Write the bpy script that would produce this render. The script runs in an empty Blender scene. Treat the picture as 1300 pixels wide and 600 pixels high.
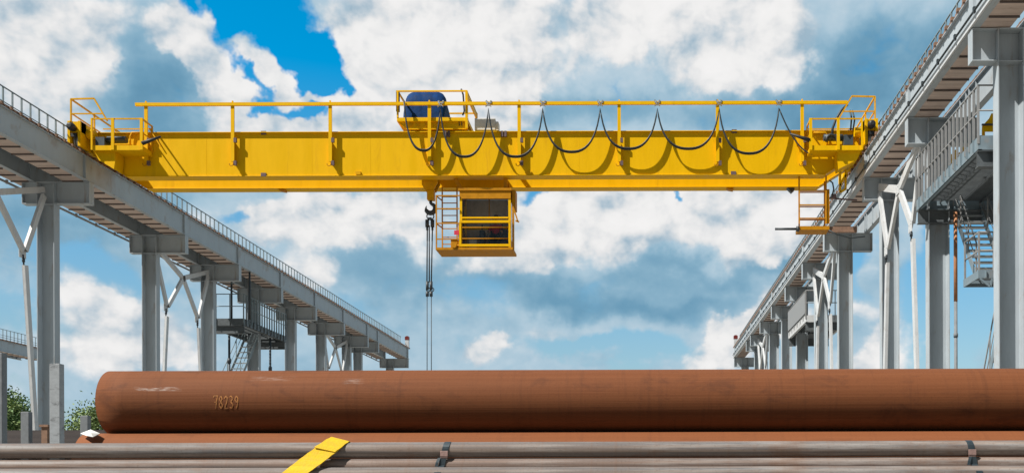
import bpy, bmesh, math, random
from math import sin, cos, pi, radians, sqrt, atan2
from mathutils import Vector, Matrix

random.seed(7)
sc = bpy.context.scene
col = sc.collection
EYE = 1.55
F, PX, PY, ROLL = 1300.0, 813.0, 618.0, 0.003

# ------------------------------------------------------------------ camera
cam_d = bpy.data.cameras.new('camera'); cam = bpy.data.objects.new('camera', cam_d); col.objects.link(cam)
cam_d.sensor_width = 36; cam_d.lens = 36
cam_d.shift_x = (650 - PX) / 1300; cam_d.shift_y = (PY - 300) / 1300
cam_d.clip_start = 0.1; cam_d.clip_end = 6000
cam.matrix_world = Matrix.Translation((0, 0, EYE)) @ Matrix.Rotation(pi/2, 4, 'X') @ Matrix.Rotation(-ROLL, 4, 'Z')
sc.camera = cam

def at(x, y, Y):
    a = (x - PX)/F; b = (PY - y)/F
    return Vector(((a*cos(ROLL) + b*sin(ROLL))*Y, Y, EYE + (-a*sin(ROLL) + b*cos(ROLL))*Y))

# ------------------------------------------------------------------ light and sky
LIGHT = Vector((0.60, 0.37, -0.855)).normalized()
sun_d = bpy.data.lights.new('sun', 'SUN'); sun = bpy.data.objects.new('sun', sun_d); col.objects.link(sun)
sun_d.energy = 5.0; sun_d.angle = radians(0.53); sun_d.color = (1.0, 0.95, 0.87)
sun.rotation_euler = LIGHT.to_track_quat('-Z', 'Y').to_euler()
sc.view_settings.view_transform = 'Standard'
sc.view_settings.look = 'None'
sc.view_settings.exposure = 0.42
sc.view_settings.gamma = 1.0
sc.cycles.max_bounces = 6; sc.cycles.diffuse_bounces = 3; sc.cycles.glossy_bounces = 2

world = bpy.data.worlds.new('World'); sc.world = world; world.use_nodes = True
SKY_STRENGTH = 0.10
CLOUD = 0.71          # radiance of the brightest cloud

class NT:
    """small helper for wiring shader nodes"""
    def __init__(s, tree): s.t = tree; s.n = tree.nodes; s.l = tree.links
    def node(s, typ, **kw):
        n = s.n.new(typ)
        for k, v in kw.items(): setattr(n, k, v)
        return n
    def set(s, sock, v):
        if hasattr(v, 'links') or isinstance(v, bpy.types.NodeSocket): s.l.new(v, sock)
        else: sock.default_value = v
    def m(s, op, a, b=0.0, c=0.0, clamp=False):
        n = s.node('ShaderNodeMath', operation=op, use_clamp=clamp)
        s.set(n.inputs[0], a); s.set(n.inputs[1], b)
        if len(n.inputs) > 2: s.set(n.inputs[2], c)
        return n.outputs[0]
    def vm(s, op, a, b=(0, 0, 0)):
        n = s.node('ShaderNodeVectorMath', operation=op)
        s.set(n.inputs[0], a); s.set(n.inputs[1], b)
        return n.outputs['Value'] if op in ('LENGTH', 'DOT_PRODUCT') else n.outputs[0]
    def noise(s, vec, scale, detail=4, rough=0.5, dist=0.0):
        n = s.node('ShaderNodeTexNoise')
        s.set(n.inputs['Vector'], vec); n.inputs['Scale'].default_value = scale
        n.inputs['Detail'].default_value = detail; n.inputs['Roughness'].default_value = rough
        n.inputs['Distortion'].default_value = dist
        return n
    def mr(s, v, a, b, c=0.0, d=1.0, smooth=False):
        n = s.node('ShaderNodeMapRange'); n.clamp = True
        if smooth: n.interpolation_type = 'SMOOTHSTEP'
        s.set(n.inputs[0], v)
        for i, q in enumerate((a, b, c, d)): s.set(n.inputs[1+i], q)
        return n.outputs[0]
    def ramp(s, v, stops, interp='LINEAR'):
        n = s.node('ShaderNodeValToRGB'); n.color_ramp.interpolation = interp
        e = n.color_ramp.elements
        while len(e) < len(stops): e.new(0.5)
        for i, (p, c) in enumerate(stops):
            e[i].position = p; e[i].color = tuple(c) + ((1,) if len(c) == 3 else ())
        s.set(n.inputs[0], v)
        return n.outputs[0]
    def mix(s, f, a, b, blend='MIX'):
        n = s.node('ShaderNodeMix', data_type='RGBA', blend_type=blend)
        s.set(n.inputs[0], f); s.set(n.inputs[6], a); s.set(n.inputs[7], b)
        return n.outputs[2]

def build_sky():
    N = NT(world.node_tree); N.n.clear()
    out = N.node('ShaderNodeOutputWorld'); bg = N.node('ShaderNodeBackground')
    bg.inputs['Strength'].default_value = SKY_STRENGTH
    N.l.new(bg.outputs[0], out.inputs[0])
    sky = N.node('ShaderNodeTexSky'); sky.sky_type = 'NISHITA'; sky.sun_disc = False
    sky.sun_elevation = math.asin(-LIGHT.z); sky.sun_rotation = atan2(-LIGHT.x, -LIGHT.y)
    sky.air_density = 1.0; sky.dust_density = 0.6; sky.ozone_density = 2.0
    tc = N.node('ShaderNodeTexCoord'); d = tc.outputs['Generated']
    sp = N.node('ShaderNodeSeparateXYZ'); N.l.new(d, sp.inputs[0])
    az = N.m('ARCTAN2', sp.outputs[0], sp.outputs[1])
    el = N.m('ARCSINE', sp.outputs[2])
    hs = N.node('ShaderNodeHueSaturation'); hs.inputs['Hue'].default_value = 0.483
    N.l.new(N.mr(el, .10, .40, 1.15, 1.6), hs.inputs['Saturation'])
    N.l.new(N.mr(el, .06, .38, .74, 1.36), hs.inputs['Value'])
    N.l.new(sky.outputs[0], hs.inputs['Color'])
    cb = N.node('ShaderNodeCombineXYZ'); N.l.new(az, cb.inputs[0]); N.l.new(el, cb.inputs[1])
    p = cb.outputs[0]
    # warp so that the cloud masses get irregular, billowing borders
    w1 = N.noise(p, 8.0, 3, 0.5); w2 = N.noise(p, 26.0, 4, 0.6)
    pw = N.vm('ADD', p, N.vm('MULTIPLY', N.vm('SUBTRACT', w1.outputs['Color'], (.5, .5, .5)), (0.065, 0.055, 0)))
    pw = N.vm('ADD', pw, N.vm('MULTIPLY', N.vm('SUBTRACT', w2.outputs['Color'], (.5, .5, .5)), (0.050, 0.045, 0)))
    def ang(x, y):
        v = at(x, y, 1.0) - Vector((0, 0, EYE)); v.normalize()
        return (atan2(v.x, v.y), math.asin(v.z), 0)
    pw3 = N.vm('ADD', pw, N.vm('MULTIPLY', N.vm('SUBTRACT', w1.outputs['Color'], (.5, .5, .5)), (0.13, 0.07, 0)))
    def blobs(lst, base, src, e0=.25, e1=1.25):
        acc = base
        for (x, y, rx, ry, w) in lst:
            q = N.vm('MULTIPLY', N.vm('SUBTRACT', src, ang(x, y)), (F/rx, F/ry, 0))
            acc = N.m('ADD', acc, N.mr(N.vm('LENGTH', q), e0, e1, w, 0.0, True))
        return acc
    pn = N.vm('MULTIPLY', p, (1.0, 1.25, 1.0))
    wv = N.noise(pn, 17.0, 3, .5)
    def puff(vec):
        """cauliflower field: fractal cells over fractal noise"""
        v2 = N.vm('ADD', vec, N.vm('MULTIPLY', N.vm('SUBTRACT', wv.outputs['Color'], (.5, .5, .5)), (.035, .035, 0)))
        vo = N.node('ShaderNodeTexVoronoi', feature='SMOOTH_F1', voronoi_dimensions='2D', normalize=True)
        N.l.new(v2, vo.inputs['Vector'])
        vo.inputs['Scale'].default_value = 17.0; vo.inputs['Detail'].default_value = 3.0
        vo.inputs['Roughness'].default_value = .52; vo.inputs['Lacunarity'].default_value = 2.1; vo.inputs['Smoothness'].default_value = .35
        nf = N.noise(vec, 15.0, 5, .62)
        c = N.m('MULTIPLY', N.m('SUBTRACT', .42, vo.outputs['Distance']), 1.0)
        return N.m('ADD', c, N.m('MULTIPLY', N.m('SUBTRACT', nf.outputs[0], .5), .75))
    f1 = puff(pn); f2 = puff(N.vm('ADD', pn, (-0.010, 0.015, 0)))
    relief = N.m('SUBTRACT', f1, f2)
    soft = N.noise(N.vm('MULTIPLY', p, (1.0, 2.2, 1.0)), 7.0, 5, 0.5, .3)
    # --- sunlit cumulus heads: where they stand and how far they rise
    cum = [
        (20, 40, 100, 70, .55), (130, 40, 70, 50, .30), (95, 110, 60, 50, .25), (120, 200, 70, 45, .42), (20, 170, 70, 50, .22),
        (228, 46, 36, 36, .62), (262, 100, 40, 30, .34), (330, 110, 100, 46, .46), (300, 165, 120, 36, .28),
        (478, 60, 80, 100, .75), (440, 130, 70, 50, .45), (560, 60, 100, 80, .55), (640, 45, 110, 75, .70), (590, 130, 90, 40, .40), (690, 110, 60, 30, .30),
        (880, 10, 150, 60, .75), (970, 55, 100, 50, .60), (800, 20, 90, 40, .45), (905, 88, 80, 24, .35), (660, 140, 50, 26, .30),
        (400, 278, 84, 42, .68), (505, 305, 60, 40, .28), (600, 345, 80, 26, .24), (665, 335, 60, 24, .3), (700, 430, 60, 14, .2), (480, 270, 70, 30, .42), (345, 280, 36, 30, .36), (540, 272, 60, 34, .25), (400, 345, 50, 30, .32), 
        (720, 262, 80, 44, .72), (690, 300, 70, 36, .55), (800, 272, 90, 50, .55), (880, 265, 90, 50, .65), (965, 285, 66, 60, .68), (770, 320, 80, 24, .25), (1010, 250, 60, 50, .6),
        (95, 385, 80, 40, .42), (150, 430, 90, 44, .44), (240, 300, 60, 40, .2), (230, 420, 40, 50, .3),
        (935, 420, 36, 40, .75), (905, 458, 40, 22, .6), (985, 405, 46, 56, .55), (620, 442, 30, 22, .5), 
        (1140, 435, 50, 40, .72), (1110, 470, 60, 30, .6), (1100, 390, 40, 14, .25), 
        (190, 120, 60, 80, -.45), (285, 62, 26, 30, -.15), (700, 60, 22, 60, -.26), (760, 112, 100, 24, -.35), (1120, 90, 90, 60, -.4),
        (420, 262, 26, 12, -.3), (755, 270, 24, 14, -.4), (40, 300, 110, 50, -.2), (770, 380, 200, 34, -.3), (1000, 350, 70, 24, -.3),
    ]
    C = blobs(cum, 0.0, pw)
    # --- grey-blue sheets under and between them: shade of the cloud bases
    shade = [(190, 130, 70, 80, .68), (1120, 85, 110, 60, .72), (760, 120, 130, 28, .55), (1000, 125, 110, 26, .6), (640, 110, 60, 22, .35), (780, 385, 190, 24, .66), (1000, 345, 70, 24, .6), (870, 340, 110, 18, .5),
             (40, 300, 120, 50, .45), (520, 345, 90, 40, .35), (160, 250, 70, 30, .3), (650, 350, 70, 34, .3), (500, 400, 60, 40, .2)]
    S = blobs(shade, 0.22, pw3, 0.0, 1.6)
    # --- gaps where the blue shows
    holes = [
        (322, 20, 78, 54, 1.5), (388, 62, 42, 28, 1.3), (280, 62, 46, 36, 1.1), (326, 116, 46, 10, 1.0), (384, 118, 26, 14, 1.0), (402, 80, 24, 18, .9),
        (300, 262, 44, 11, .75), (685, 250, 30, 16, .9), (848, 241, 16, 8, .9), 
        (820, 455, 110, 30, .95), (700, 450, 90, 18, .62), (1210, 420, 90, 90, 1.1), (1225, 300, 60, 70, .9), (1100, 300, 60, 40, .7), (1090, 340, 40, 60, .6),
        (30, 395, 70, 34, .6), (90, 340, 110, 24, .62), (20, 520, 60, 40, .8), (200, 345, 60, 50, .34), (450, 420, 50, 60, .42), (580, 395, 60, 50, .42), (70, 262, 70, 24, .4),
    ]
    H = blobs(holes, 0.0, pw3, .1, 1.3)
    # the lit bank stands ahead; dark cloud is added behind and overhead to cut fill light
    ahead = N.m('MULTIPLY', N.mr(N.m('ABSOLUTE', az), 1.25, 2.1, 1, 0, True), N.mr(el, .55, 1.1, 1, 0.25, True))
    body = N.m('ADD', C, N.m('MULTIPLY', f1, .62))
    head = N.mr(body, .17, .49, 0, 1, True)                       # crisp outline of the white heads
    # sheet colour
    sv = N.m('ADD', S, N.m('MULTIPLY', N.m('SUBTRACT', soft.outputs[0], .5), .75))
    sv = N.m('SUBTRACT', sv, N.m('MULTIPLY', C, .35))
    sv = N.m('SUBTRACT', sv, N.m('MULTIPLY', f1, .22))
    sv = N.m('SUBTRACT', sv, N.m('MULTIPLY', relief, .5))
    sheet = N.ramp(N.mr(sv, -.2, 1.3), [(0.0, (.62, .73, .81)), (0.28, (.42, .59, .71)), (0.5, (.26, .455, .60)), (0.75, (.165, .355, .51)), (1.0, (.115, .28, .425))])
    # head colour: lit side, shaded side
    lit = N.m('ADD', N.m('MULTIPLY', relief, 2.0), N.m('MULTIPLY', C, .50))
    lit = N.m('ADD', lit, N.m('MULTIPLY', N.m('SUBTRACT', soft.outputs[0], .55), .9))
    lit = N.m('ADD', lit, N.m('MULTIPLY', f1, .30))
    lit = N.m('SUBTRACT', lit, N.m('MULTIPLY', S, .30))
    headc = N.ramp(N.mr(lit, -.48, .92), [(0.0, (.36, .50, .61)), (0.18, (.51, .61, .69)), (0.36, (.695, .74, .775)), (0.52, (.825, .832, .84)), (0.70, (.91, .905, .90)), (1.0, (.95, .94, .935))])
    cc = N.mix(head, sheet, headc)
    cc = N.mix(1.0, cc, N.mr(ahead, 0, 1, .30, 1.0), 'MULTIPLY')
    # opacity of the whole deck
    a = N.m('SUBTRACT', 0.80, H)
    a = N.m('ADD', a, N.m('MULTIPLY', f1, 1.15))
    a = N.m('ADD', a, N.m('MULTIPLY', N.m('SUBTRACT', soft.outputs[0], .5), .7))
    a = N.m('ADD', a, N.m('MULTIPLY', C, .30))
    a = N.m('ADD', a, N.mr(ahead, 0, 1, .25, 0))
    alpha = N.mr(a, 0.18, 0.82, 0, 1, True)
    k = CLOUD/SKY_STRENGTH
    ccs = N.mix(1.0, cc, (k, k, k, 1), 'MULTIPLY')
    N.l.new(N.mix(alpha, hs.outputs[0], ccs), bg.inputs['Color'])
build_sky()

# ------------------------------------------------------------------ materials
def mat(name, base, rough=0.6, metal=0.0, var=0.12, scale=6.0, stain=None, stain_amt=0.0, stain_scale=2.5, stretch=(1, 1, 1), bump=0.0, bump_scale=40, spec=0.5):
    m = bpy.data.materials.new(name); m.use_nodes = True
    N = NT(m.node_tree); b = N.n['Principled BSDF']
    tc = N.node('ShaderNodeTexCoord'); v = N.vm('MULTIPLY', tc.outputs['Object'], stretch)
    n = N.noise(v, scale, 6, 0.62)
    f = N.mr(n.outputs[0], 0.3, 0.7, 1-var, 1+var)
    c = N.mix(1.0, (*base, 1), f, 'MULTIPLY')
    if stain:
        s = N.noise(v, stain_scale, 8, 0.68, 0.4)
        c = N.mix(N.m('MULTIPLY', N.mr(s.outputs[0], 0.54, 0.70, 0, 1, True), stain_amt), c, (*stain, 1))
    N.l.new(c, b.inputs['Base Color'])
    r = N.mr(n.outputs[0], 0.3, 0.7, max(rough-.08, 0), min(rough+.1, 1)); N.l.new(r, b.inputs['Roughness'])
    b.inputs['Metallic'].default_value = metal
    b.inputs['Specular IOR Level'].default_value = spec
    if bump:
        bn = N.noise(v, bump_scale, 4, 0.6); bp = N.node('ShaderNodeBump'); bp.inputs['Strength'].default_value = bump
        bp.inputs['Distance'].default_value = 0.02
        N.l.new(bn.outputs[0], bp.inputs['Height']); N.l.new(bp.outputs[0], b.inputs['Normal'])
    return m

M = {}
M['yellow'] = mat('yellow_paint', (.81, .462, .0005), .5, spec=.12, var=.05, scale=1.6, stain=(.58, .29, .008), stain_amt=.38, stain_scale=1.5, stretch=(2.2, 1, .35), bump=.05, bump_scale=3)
M['yellow2'] = mat('yellow_paint_worn', (.72, .37, .002), .5, spec=.15, var=.12, scale=7, stain=(.30, .14, .03), stain_amt=.55, stain_scale=5)
M['brownyellow'] = mat('ochre_paint_dirt_shade', (.50, .215, .006), .55, spec=.15, var=.15, scale=6, stain=(.22, .09, .02), stain_amt=.6, stain_scale=4)  # blotches are dirt; the darker ochre also stands in for shade on the cab
M['steel'] = mat('grey_steel_paint', (.40, .45, .49), .6, spec=.3, var=.09, scale=2.0, stain=(.27, .20, .15), stain_amt=.50, stain_scale=2.6, stretch=(1.6, .5, .35))
M['steel_white'] = mat('pale_steel_paint', (.56, .58, .60), .55, var=.08, scale=3.0, stain=(.34, .27, .21), stain_amt=.35, stain_scale=2.2)
M['steel_blue'] = mat('blue_grey_paint', (.19, .25, .29), .5, spec=.3, var=.10, scale=4, stain=(.30, .2, .13), stain_amt=.3)
M['rail_grey'] = mat('handrail_grey_paint', (.20, .25, .27), .5, var=.10, scale=5)
M['rail_pale'] = mat('handrail_pale_paint', (.25, .255, .26), .55, spec=.3, var=.10, scale=5)
M['rusty_steel'] = mat('rusty_rail_steel', (.23, .135, .09), .8, var=.3, scale=9)
M['planks'] = mat('deck_planks', (.54, .435, .385), .85, var=.18, scale=2.2, stretch=(.4, 2.5, 1), stain=(.25, .16, .11), stain_amt=.5)
M['joist'] = mat('dark_joist_steel', (.10, .08, .075), .8, var=.2)
M['dark_steel'] = mat('dark_steel', (.055, .065, .075), .5, metal=.3, var=.25, scale=8)
M['grey_dark'] = mat('dark_grey_paint', (.10, .115, .125), .55, var=.2, scale=5)
M['rubber'] = mat('black_rubber', (.020, .021, .023), .55, var=.2)
M['cable'] = mat('cable_sheath', (.025, .035, .04), .5, var=.1)
M['motor'] = mat('motor_paint', (.045, .065, .08), .5, var=.2)
M['galv'] = mat('galvanised_steel', (.42, .45, .47), .4, metal=.6, var=.15, scale=12)
M['mauve'] = mat('primer_patch', (.13, .085, .09), .7, var=.2)
M['tarp'] = mat('blue_tarpaulin', (.002, .034, .135), .7, spec=.15, var=.35, scale=5, bump=.6, bump_scale=6)
M['box_grey'] = mat('cabinet_grey', (.62, .63, .62), .5, var=.06)
M['red'] = mat('red_cloth', (.62, .03, .07), .8, var=.15)
M['redlamp'] = mat('red_lamp_housing', (.17, .025, .02), .4, var=.15)
M['skin'] = mat('skin', (.50, .28, .19), .6, var=.05)
M['hair'] = mat('dark_hair', (.03, .02, .015), .6, var=.2)
M['trouser'] = mat('dark_trousers', (.02, .024, .035), .85, var=.2)
M['plain_white'] = mat('matte_white', (.75, .75, .73), .8, var=.05)
M['interior'] = mat('cab_lining', (.55, .45, .36), .8, var=.15)
M['concrete'] = mat('stake_grey_paint', (.32, .345, .37), .75, var=.14, scale=9, stain=(.07, .07, .075), stain_amt=.75, stain_scale=4.2, stretch=(1, 1, 2.2), bump=.15)
M['stake'] = mat('stake_dark_paint', (.17, .185, .20), .7, var=.2, scale=8)
M['webbing_y'] = mat('yellow_webbing', (.70, .445, .004), .75, var=.10, scale=30, bump=.2, bump_scale=90)
M['strap'] = mat('steel_band', (.045, .062, .075), .42, metal=.35, var=.25, scale=20)
M['clip'] = mat('strap_seal', (.34, .22, .20), .5, metal=.3, var=.25, scale=30)
M['chalk'] = mat('orange_paint_mark', (.38, .155, .045), .85, var=.5, scale=40)
M['trunk'] = mat('bark', (.10, .075, .05), .9, var=.3)
M['ground'] = mat('yard_ground', (.24, .22, .19), .95, var=.25, scale=.6, stain=(.15, .135, .115), stain_amt=.5, stain_scale=.15, bump=.4, bump_scale=8)
M['leaf_a'] = mat('leaves_dark', (.075, .15, .036), .6, var=.5, scale=1.2)
M['leaf_b'] = mat('leaves_light', (.14, .205, .055), .6, var=.5, scale=1.2)

def glass_mat():
    m = bpy.data.materials.new('cab_glass'); m.use_nodes = True
    N = NT(m.node_tree); N.n.clear()
    o = N.node('ShaderNodeOutputMaterial'); mx = N.node('ShaderNodeMixShader')
    tr = N.node('ShaderNodeBsdfTransparent'); tr.inputs[0].default_value = (.90, .91, .90, 1)
    gl = N.node('ShaderNodeBsdfGlossy'); gl.inputs['Roughness'].default_value = .03
    fr = N.node('ShaderNodeFresnel'); fr.inputs[0].default_value = 1.5
    N.l.new(fr.outputs[0], mx.inputs[0]); N.l.new(tr.outputs[0], mx.inputs[1]); N.l.new(gl.outputs[0], mx.inputs[2])
    N.l.new(mx.outputs[0], o.inputs[0])
    return m
M['glass'] = glass_mat()

def pipe_mat(name, base, alt, dark, streak=(.12, 14, 14), rough=.75, mark=None, seam=None, white=0.0, speck=.2):
    """mill pipe along local X: fine length-wise streaks, rings from the rolling mill, blotches"""
    m = bpy.data.materials.new(name); m.use_nodes = True
    N = NT(m.node_tree); b = N.n['Principled BSDF']
    tc = N.node('ShaderNodeTexCoord'); o = tc.outputs['Object']
    s1 = N.noise(N.vm('MULTIPLY', o, streak), 3.0, 6, .65)
    s2 = N.noise(N.vm('MULTIPLY', o, (9.0, .6, .6)), 1.6, 6, .7)
    s3 = N.noise(N.vm('MULTIPLY', o, (1, 2.2, 2.2)), 1.5, 9, .70, .5)
    c = N.mix(N.mr(s1.outputs[0], .35, .65), (*base, 1), (*alt, 1))
    c = N.mix(N.m('MULTIPLY', N.mr(s2.outputs[0], .52, .75), .45), c, (*dark, 1))
    c = N.mix(N.m('MULTIPLY', N.mr(s3.outputs[0], .52, .68, 0, 1, True), .6), c, (*dark, 1))
    if white:
        s4 = N.noise(N.vm('MULTIPLY', o, (.5, 9, 9)), 2.0, 8, .7)
        c = N.mix(N.m('MULTIPLY', N.mr(s4.outputs[0], .48, .66), white), c, (.62, .60, .58, 1))
    sp = N.noise(o, 60, 3, .6)
    c = N.mix(N.m('MULTIPLY', N.mr(sp.outputs[0], .56, .72), speck), c, (dark[0]*.5, dark[1]*.5, dark[2]*.5, 1))
    if mark:
        for (mx_, ang_, lx, la, amt) in mark:      # scuffs: position along the pipe, angle round it, half sizes
            sx = N.node('ShaderNodeSeparateXYZ'); N.l.new(o, sx.inputs[0])
            th = N.m('ARCTAN2', sx.outputs[2], N.m('MULTIPLY', sx.outputs[1], -1))
            dx = N.m('DIVIDE', N.m('ABSOLUTE', N.m('SUBTRACT', sx.outputs[0], mx_)), lx)
            da = N.m('DIVIDE', N.m('ABSOLUTE', N.m('SUBTRACT', th, ang_)), la)
            rr = N.mr(N.m('MAXIMUM', dx, da), .2, 1.0, 1, 0)
            wn = N.noise(N.vm('MULTIPLY', o, (5, 40, 40)), 1.3, 6, .7)
            f = N.mr(N.m('MULTIPLY', rr, N.mr(wn.outputs[0], .42, .62)), .1, .6, 0, amt)
            c = N.mix(f, c, (.62, .57, .53, 1))
    N.l.new(c, b.inputs['Base Color'])
    b.inputs['Roughness'].default_value = rough; b.inputs['Specular IOR Level'].default_value = .22
    h = N.m('ADD', N.m('MULTIPLY', s2.outputs[0], .6), s1.outputs[0])
    if seam is not None:
        sx = N.node('ShaderNodeSeparateXYZ'); N.l.new(o, sx.inputs[0])
        th = N.m('ARCTAN2', sx.outputs[2], N.m('MULTIPLY', sx.outputs[1], -1))
        sd = N.mr(N.m('ABSOLUTE', N.m('SUBTRACT', th, seam)), 0.004, .022, 1, 0)
        h = N.m('ADD', h, N.m('MULTIPLY', sd, 1.6))
    bp = N.node('ShaderNodeBump'); bp.inputs['Strength'].default_value = .25; bp.inputs['Distance'].default_value = .01
    N.l.new(h, bp.inputs['Height']); N.l.new(bp.outputs[0], b.inputs['Normal'])
    return m
M['pipe_top'] = pipe_mat('rusty_large_pipe', (.158, .051, .0175), (.188, .065, .0245), (.088, .031, .0145), mark=[(-5.37, .36, .33, .09, .40), (-4.1, .75, .30, .14, .13), (-3.2, .62, .16, .16, .15)], seam=.98)
M['pipe_low'] = pipe_mat('rusty_lower_pipe', (.205, .070, .026), (.23, .082, .033), (.14, .050, .023))
M['pipe_grey_a'] = pipe_mat('grey_mill_pipe', (.235, .18, .15), (.125, .122, .128), (.17, .10, .068), rough=.55, white=.26, speck=.3)
M['pipe_grey_b'] = pipe_mat('brownish_mill_pipe', (.24, .165, .13), (.14, .12, .115), (.18, .098, .062), rough=.5, white=.26, speck=.3)
M['pipe_dark'] = pipe_mat('dark_stored_pipe', (.026, .020, .019), (.034, .026, .024), (.018, .012, .011))

# ------------------------------------------------------------------ object helpers
WP = {}          # world position of every object's origin
def tag(o, label=None, cat=None, group=None, kind=None):
    if label: o['label'] = label
    if cat: o['category'] = cat
    if group: o['group'] = group
    if kind: o['kind'] = kind
    return o
def place(o, pos, parent=None):
    WP[o] = Vector(pos)
    if parent is not None:
        o.parent = parent; o.location = Vector(pos) - WP[parent]
    else: o.location = pos
    return o
def thing(name, pos, label, cat, group=None):
    o = bpy.data.objects.new(name, None); col.objects.link(o); o.empty_display_size = .2
    place(o, pos); return tag(o, label, cat, group)
def copy_tree(o, delta, parent=None):
    c = o.copy(); col.objects.link(c)
    if parent is None: place(c, WP[o] + Vector(delta))
    else:
        c.parent = parent; WP[c] = WP[o] + Vector(delta); c.location = o.location.copy()
    for ch in list(o.children): copy_tree(ch, delta, c)
    return c

class MB:
    def __init__(s): s.v = []; s.f = []; s.smooth = []
    def _add(s, vs, fs, smooth=False):
        n = len(s.v); s.v += [tuple(q) for q in vs]
        for q in fs: s.f.append(tuple(n+i for i in q)); s.smooth.append(smooth)
        return s
    def box(s, x0, x1, y0, y1, z0, z1):
        x0, x1 = sorted((x0, x1)); y0, y1 = sorted((y0, y1)); z0, z1 = sorted((z0, z1))
        return s._add([(x0,y0,z0),(x1,y0,z0),(x1,y1,z0),(x0,y1,z0),(x0,y0,z1),(x1,y0,z1),(x1,y1,z1),(x0,y1,z1)],
                      [(3,2,1,0),(4,5,6,7),(0,1,5,4),(1,2,6,5),(2,3,7,6),(3,0,4,7)])
    def prism(s, pts, y0, y1):          # outline in XZ, thickness along Y
        n = len(pts); a = sum(pts[i][0]*pts[(i+1) % n][1]-pts[(i+1) % n][0]*pts[i][1] for i in range(n))
        if a < 0: pts = pts[::-1]
        y0, y1 = sorted((y0, y1))
        vs = [(x, y0, z) for x, z in pts] + [(x, y1, z) for x, z in pts]
        fs = [tuple(range(n)), tuple(range(2*n-1, n-1, -1))] + [((i+1) % n, i, n+i, n+(i+1) % n) for i in range(n)]
        return s._add(vs, fs)
    def bar(s, p, q, w, h=None, up=(0, 0, 1)):
        p = Vector(p); q = Vector(q); h = h or w; d = (q-p).normalized(); up = Vector(up)
        if abs(d.dot(up)) > .95: up = Vector((0, 1, 0)) if abs(d.y) < .9 else Vector((1, 0, 0))
        r = d.cross(up).normalized(); u = r.cross(d).normalized()
        vs = [e + r*(w/2*a) + u*(h/2*b) for e in (p, q) for a, b in ((-1,-1),(1,-1),(1,1),(-1,1))]
        return s._add(vs, [(3,2,1,0),(4,5,6,7),(0,1,5,4),(1,2,6,5),(2,3,7,6),(3,0,4,7)])
    def tube(s, path, r, n=10, caps=True, closed=False):
        P = [Vector(q) for q in path]; m = len(P); vs = []; ref = None
        for i in range(m):
            d = (P[min(i+1, m-1)] - P[max(i-1, 0)]).normalized()
            if ref is None: ref = Vector((0, 0, 1)) if abs(d.z) < .9 else Vector((1, 0, 0))
            a = d.cross(ref)
            if a.length < 1e-4: a = d.cross(Vector((0, 1, 0)))
            a.normalize(); b = a.cross(d).normalized(); ref = b
            rr = r[i] if isinstance(r, (list, tuple)) else r
            vs += [P[i] + a*(rr*cos(2*pi*k/n)) + b*(rr*sin(2*pi*k/n)) for k in range(n)]
        fs = [(i*n+k, (i+1)*n+k, (i+1)*n+(k+1) % n, i*n+(k+1) % n) for i in range(m-1) for k in range(n)]
        st = len(s.v); s._add(vs, fs, True)
        if caps:
            s.f.append(tuple(st+k for k in range(n))); s.smooth.append(False)
            s.f.append(tuple(st+(m-1)*n+k for k in range(n-1, -1, -1))); s.smooth.append(False)
        return s
    def ring(s, c, R, r, axis='X', n=20, m=8, a0=0, a1=2*pi):
        pts = []
        for i in range(n+1):
            t = a0 + (a1-a0)*i/n
            e = {'X': (0, cos(t), sin(t)), 'Y': (cos(t), 0, sin(t)), 'Z': (cos(t), sin(t), 0)}[axis]
            pts.append(Vector(c) + Vector(e)*R)
        return s.tube(pts, r, m)
    def disc(s, c, R, w, axis='X', n=20):
        e = {'X': Vector((1, 0, 0)), 'Y': Vector((0, 1, 0)), 'Z': Vector((0, 0, 1))}[axis]
        return s.tube([Vector(c)-e*w/2, Vector(c)+e*w/2], R, n)
    def ibeam(s, p, q, h, b, tw=.014, tf=.022):
        """I-section between two points at mid height"""
        p = Vector(p); q = Vector(q); u = Vector((0, 0, 1))
        s.bar(p, q, tw, h-2*tf); s.bar(p+u*(h-tf)/2, q+u*(h-tf)/2, b, tf); s.bar(p-u*(h-tf)/2, q-u*(h-tf)/2, b, tf)
        return s
    def ribbon(s, pts, wid, th):
        """flat band: list of centre points, the half-width vector at each, thickness vector"""
        n0 = len(s.v); m = len(pts); vs = []
        for i in range(m):
            p = Vector(pts[i]); w = Vector(wid[i] if isinstance(wid, list) else wid); t = Vector(th[i] if isinstance(th, list) else th)
            vs += [p-w, p+w, p+w+t, p-w+t]
        fs = [(i*4+k, i*4+(k+1) % 4, (i+1)*4+(k+1) % 4, (i+1)*4+k) for i in range(m-1) for k in range(4)]
        fs += [(3, 2, 1, 0), (m*4-4, m*4-3, m*4-2, m*4-1)]
        return s._add(vs, fs)
    def build(s, name, material, parent=None, pos=None, bevel=0.0):
        if pos is None:
            xs, ys, zs = zip(*s.v)
            pos = ((min(xs)+max(xs))/2, (min(ys)+max(ys))/2, min(zs))
        pos = Vector(pos)
        me = bpy.data.meshes.new(name)
        me.from_pydata([Vector(v)-pos for v in s.v], [], s.f)
        me.polygons.foreach_set('use_smooth', s.smooth)
        me.materials.append(material)
        bm = bmesh.new(); bm.from_mesh(me); bmesh.ops.recalc_face_normals(bm, faces=bm.faces); bm.to_mesh(me); bm.free()
        me.update()
        o = bpy.data.objects.new(name, me); col.objects.link(o)
        if bevel:
            b = o.modifiers.new('bevel', 'BEVEL'); b.width = bevel; b.segments = 2; b.limit_method = 'ANGLE'
        place(o, pos, parent); return o

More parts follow.
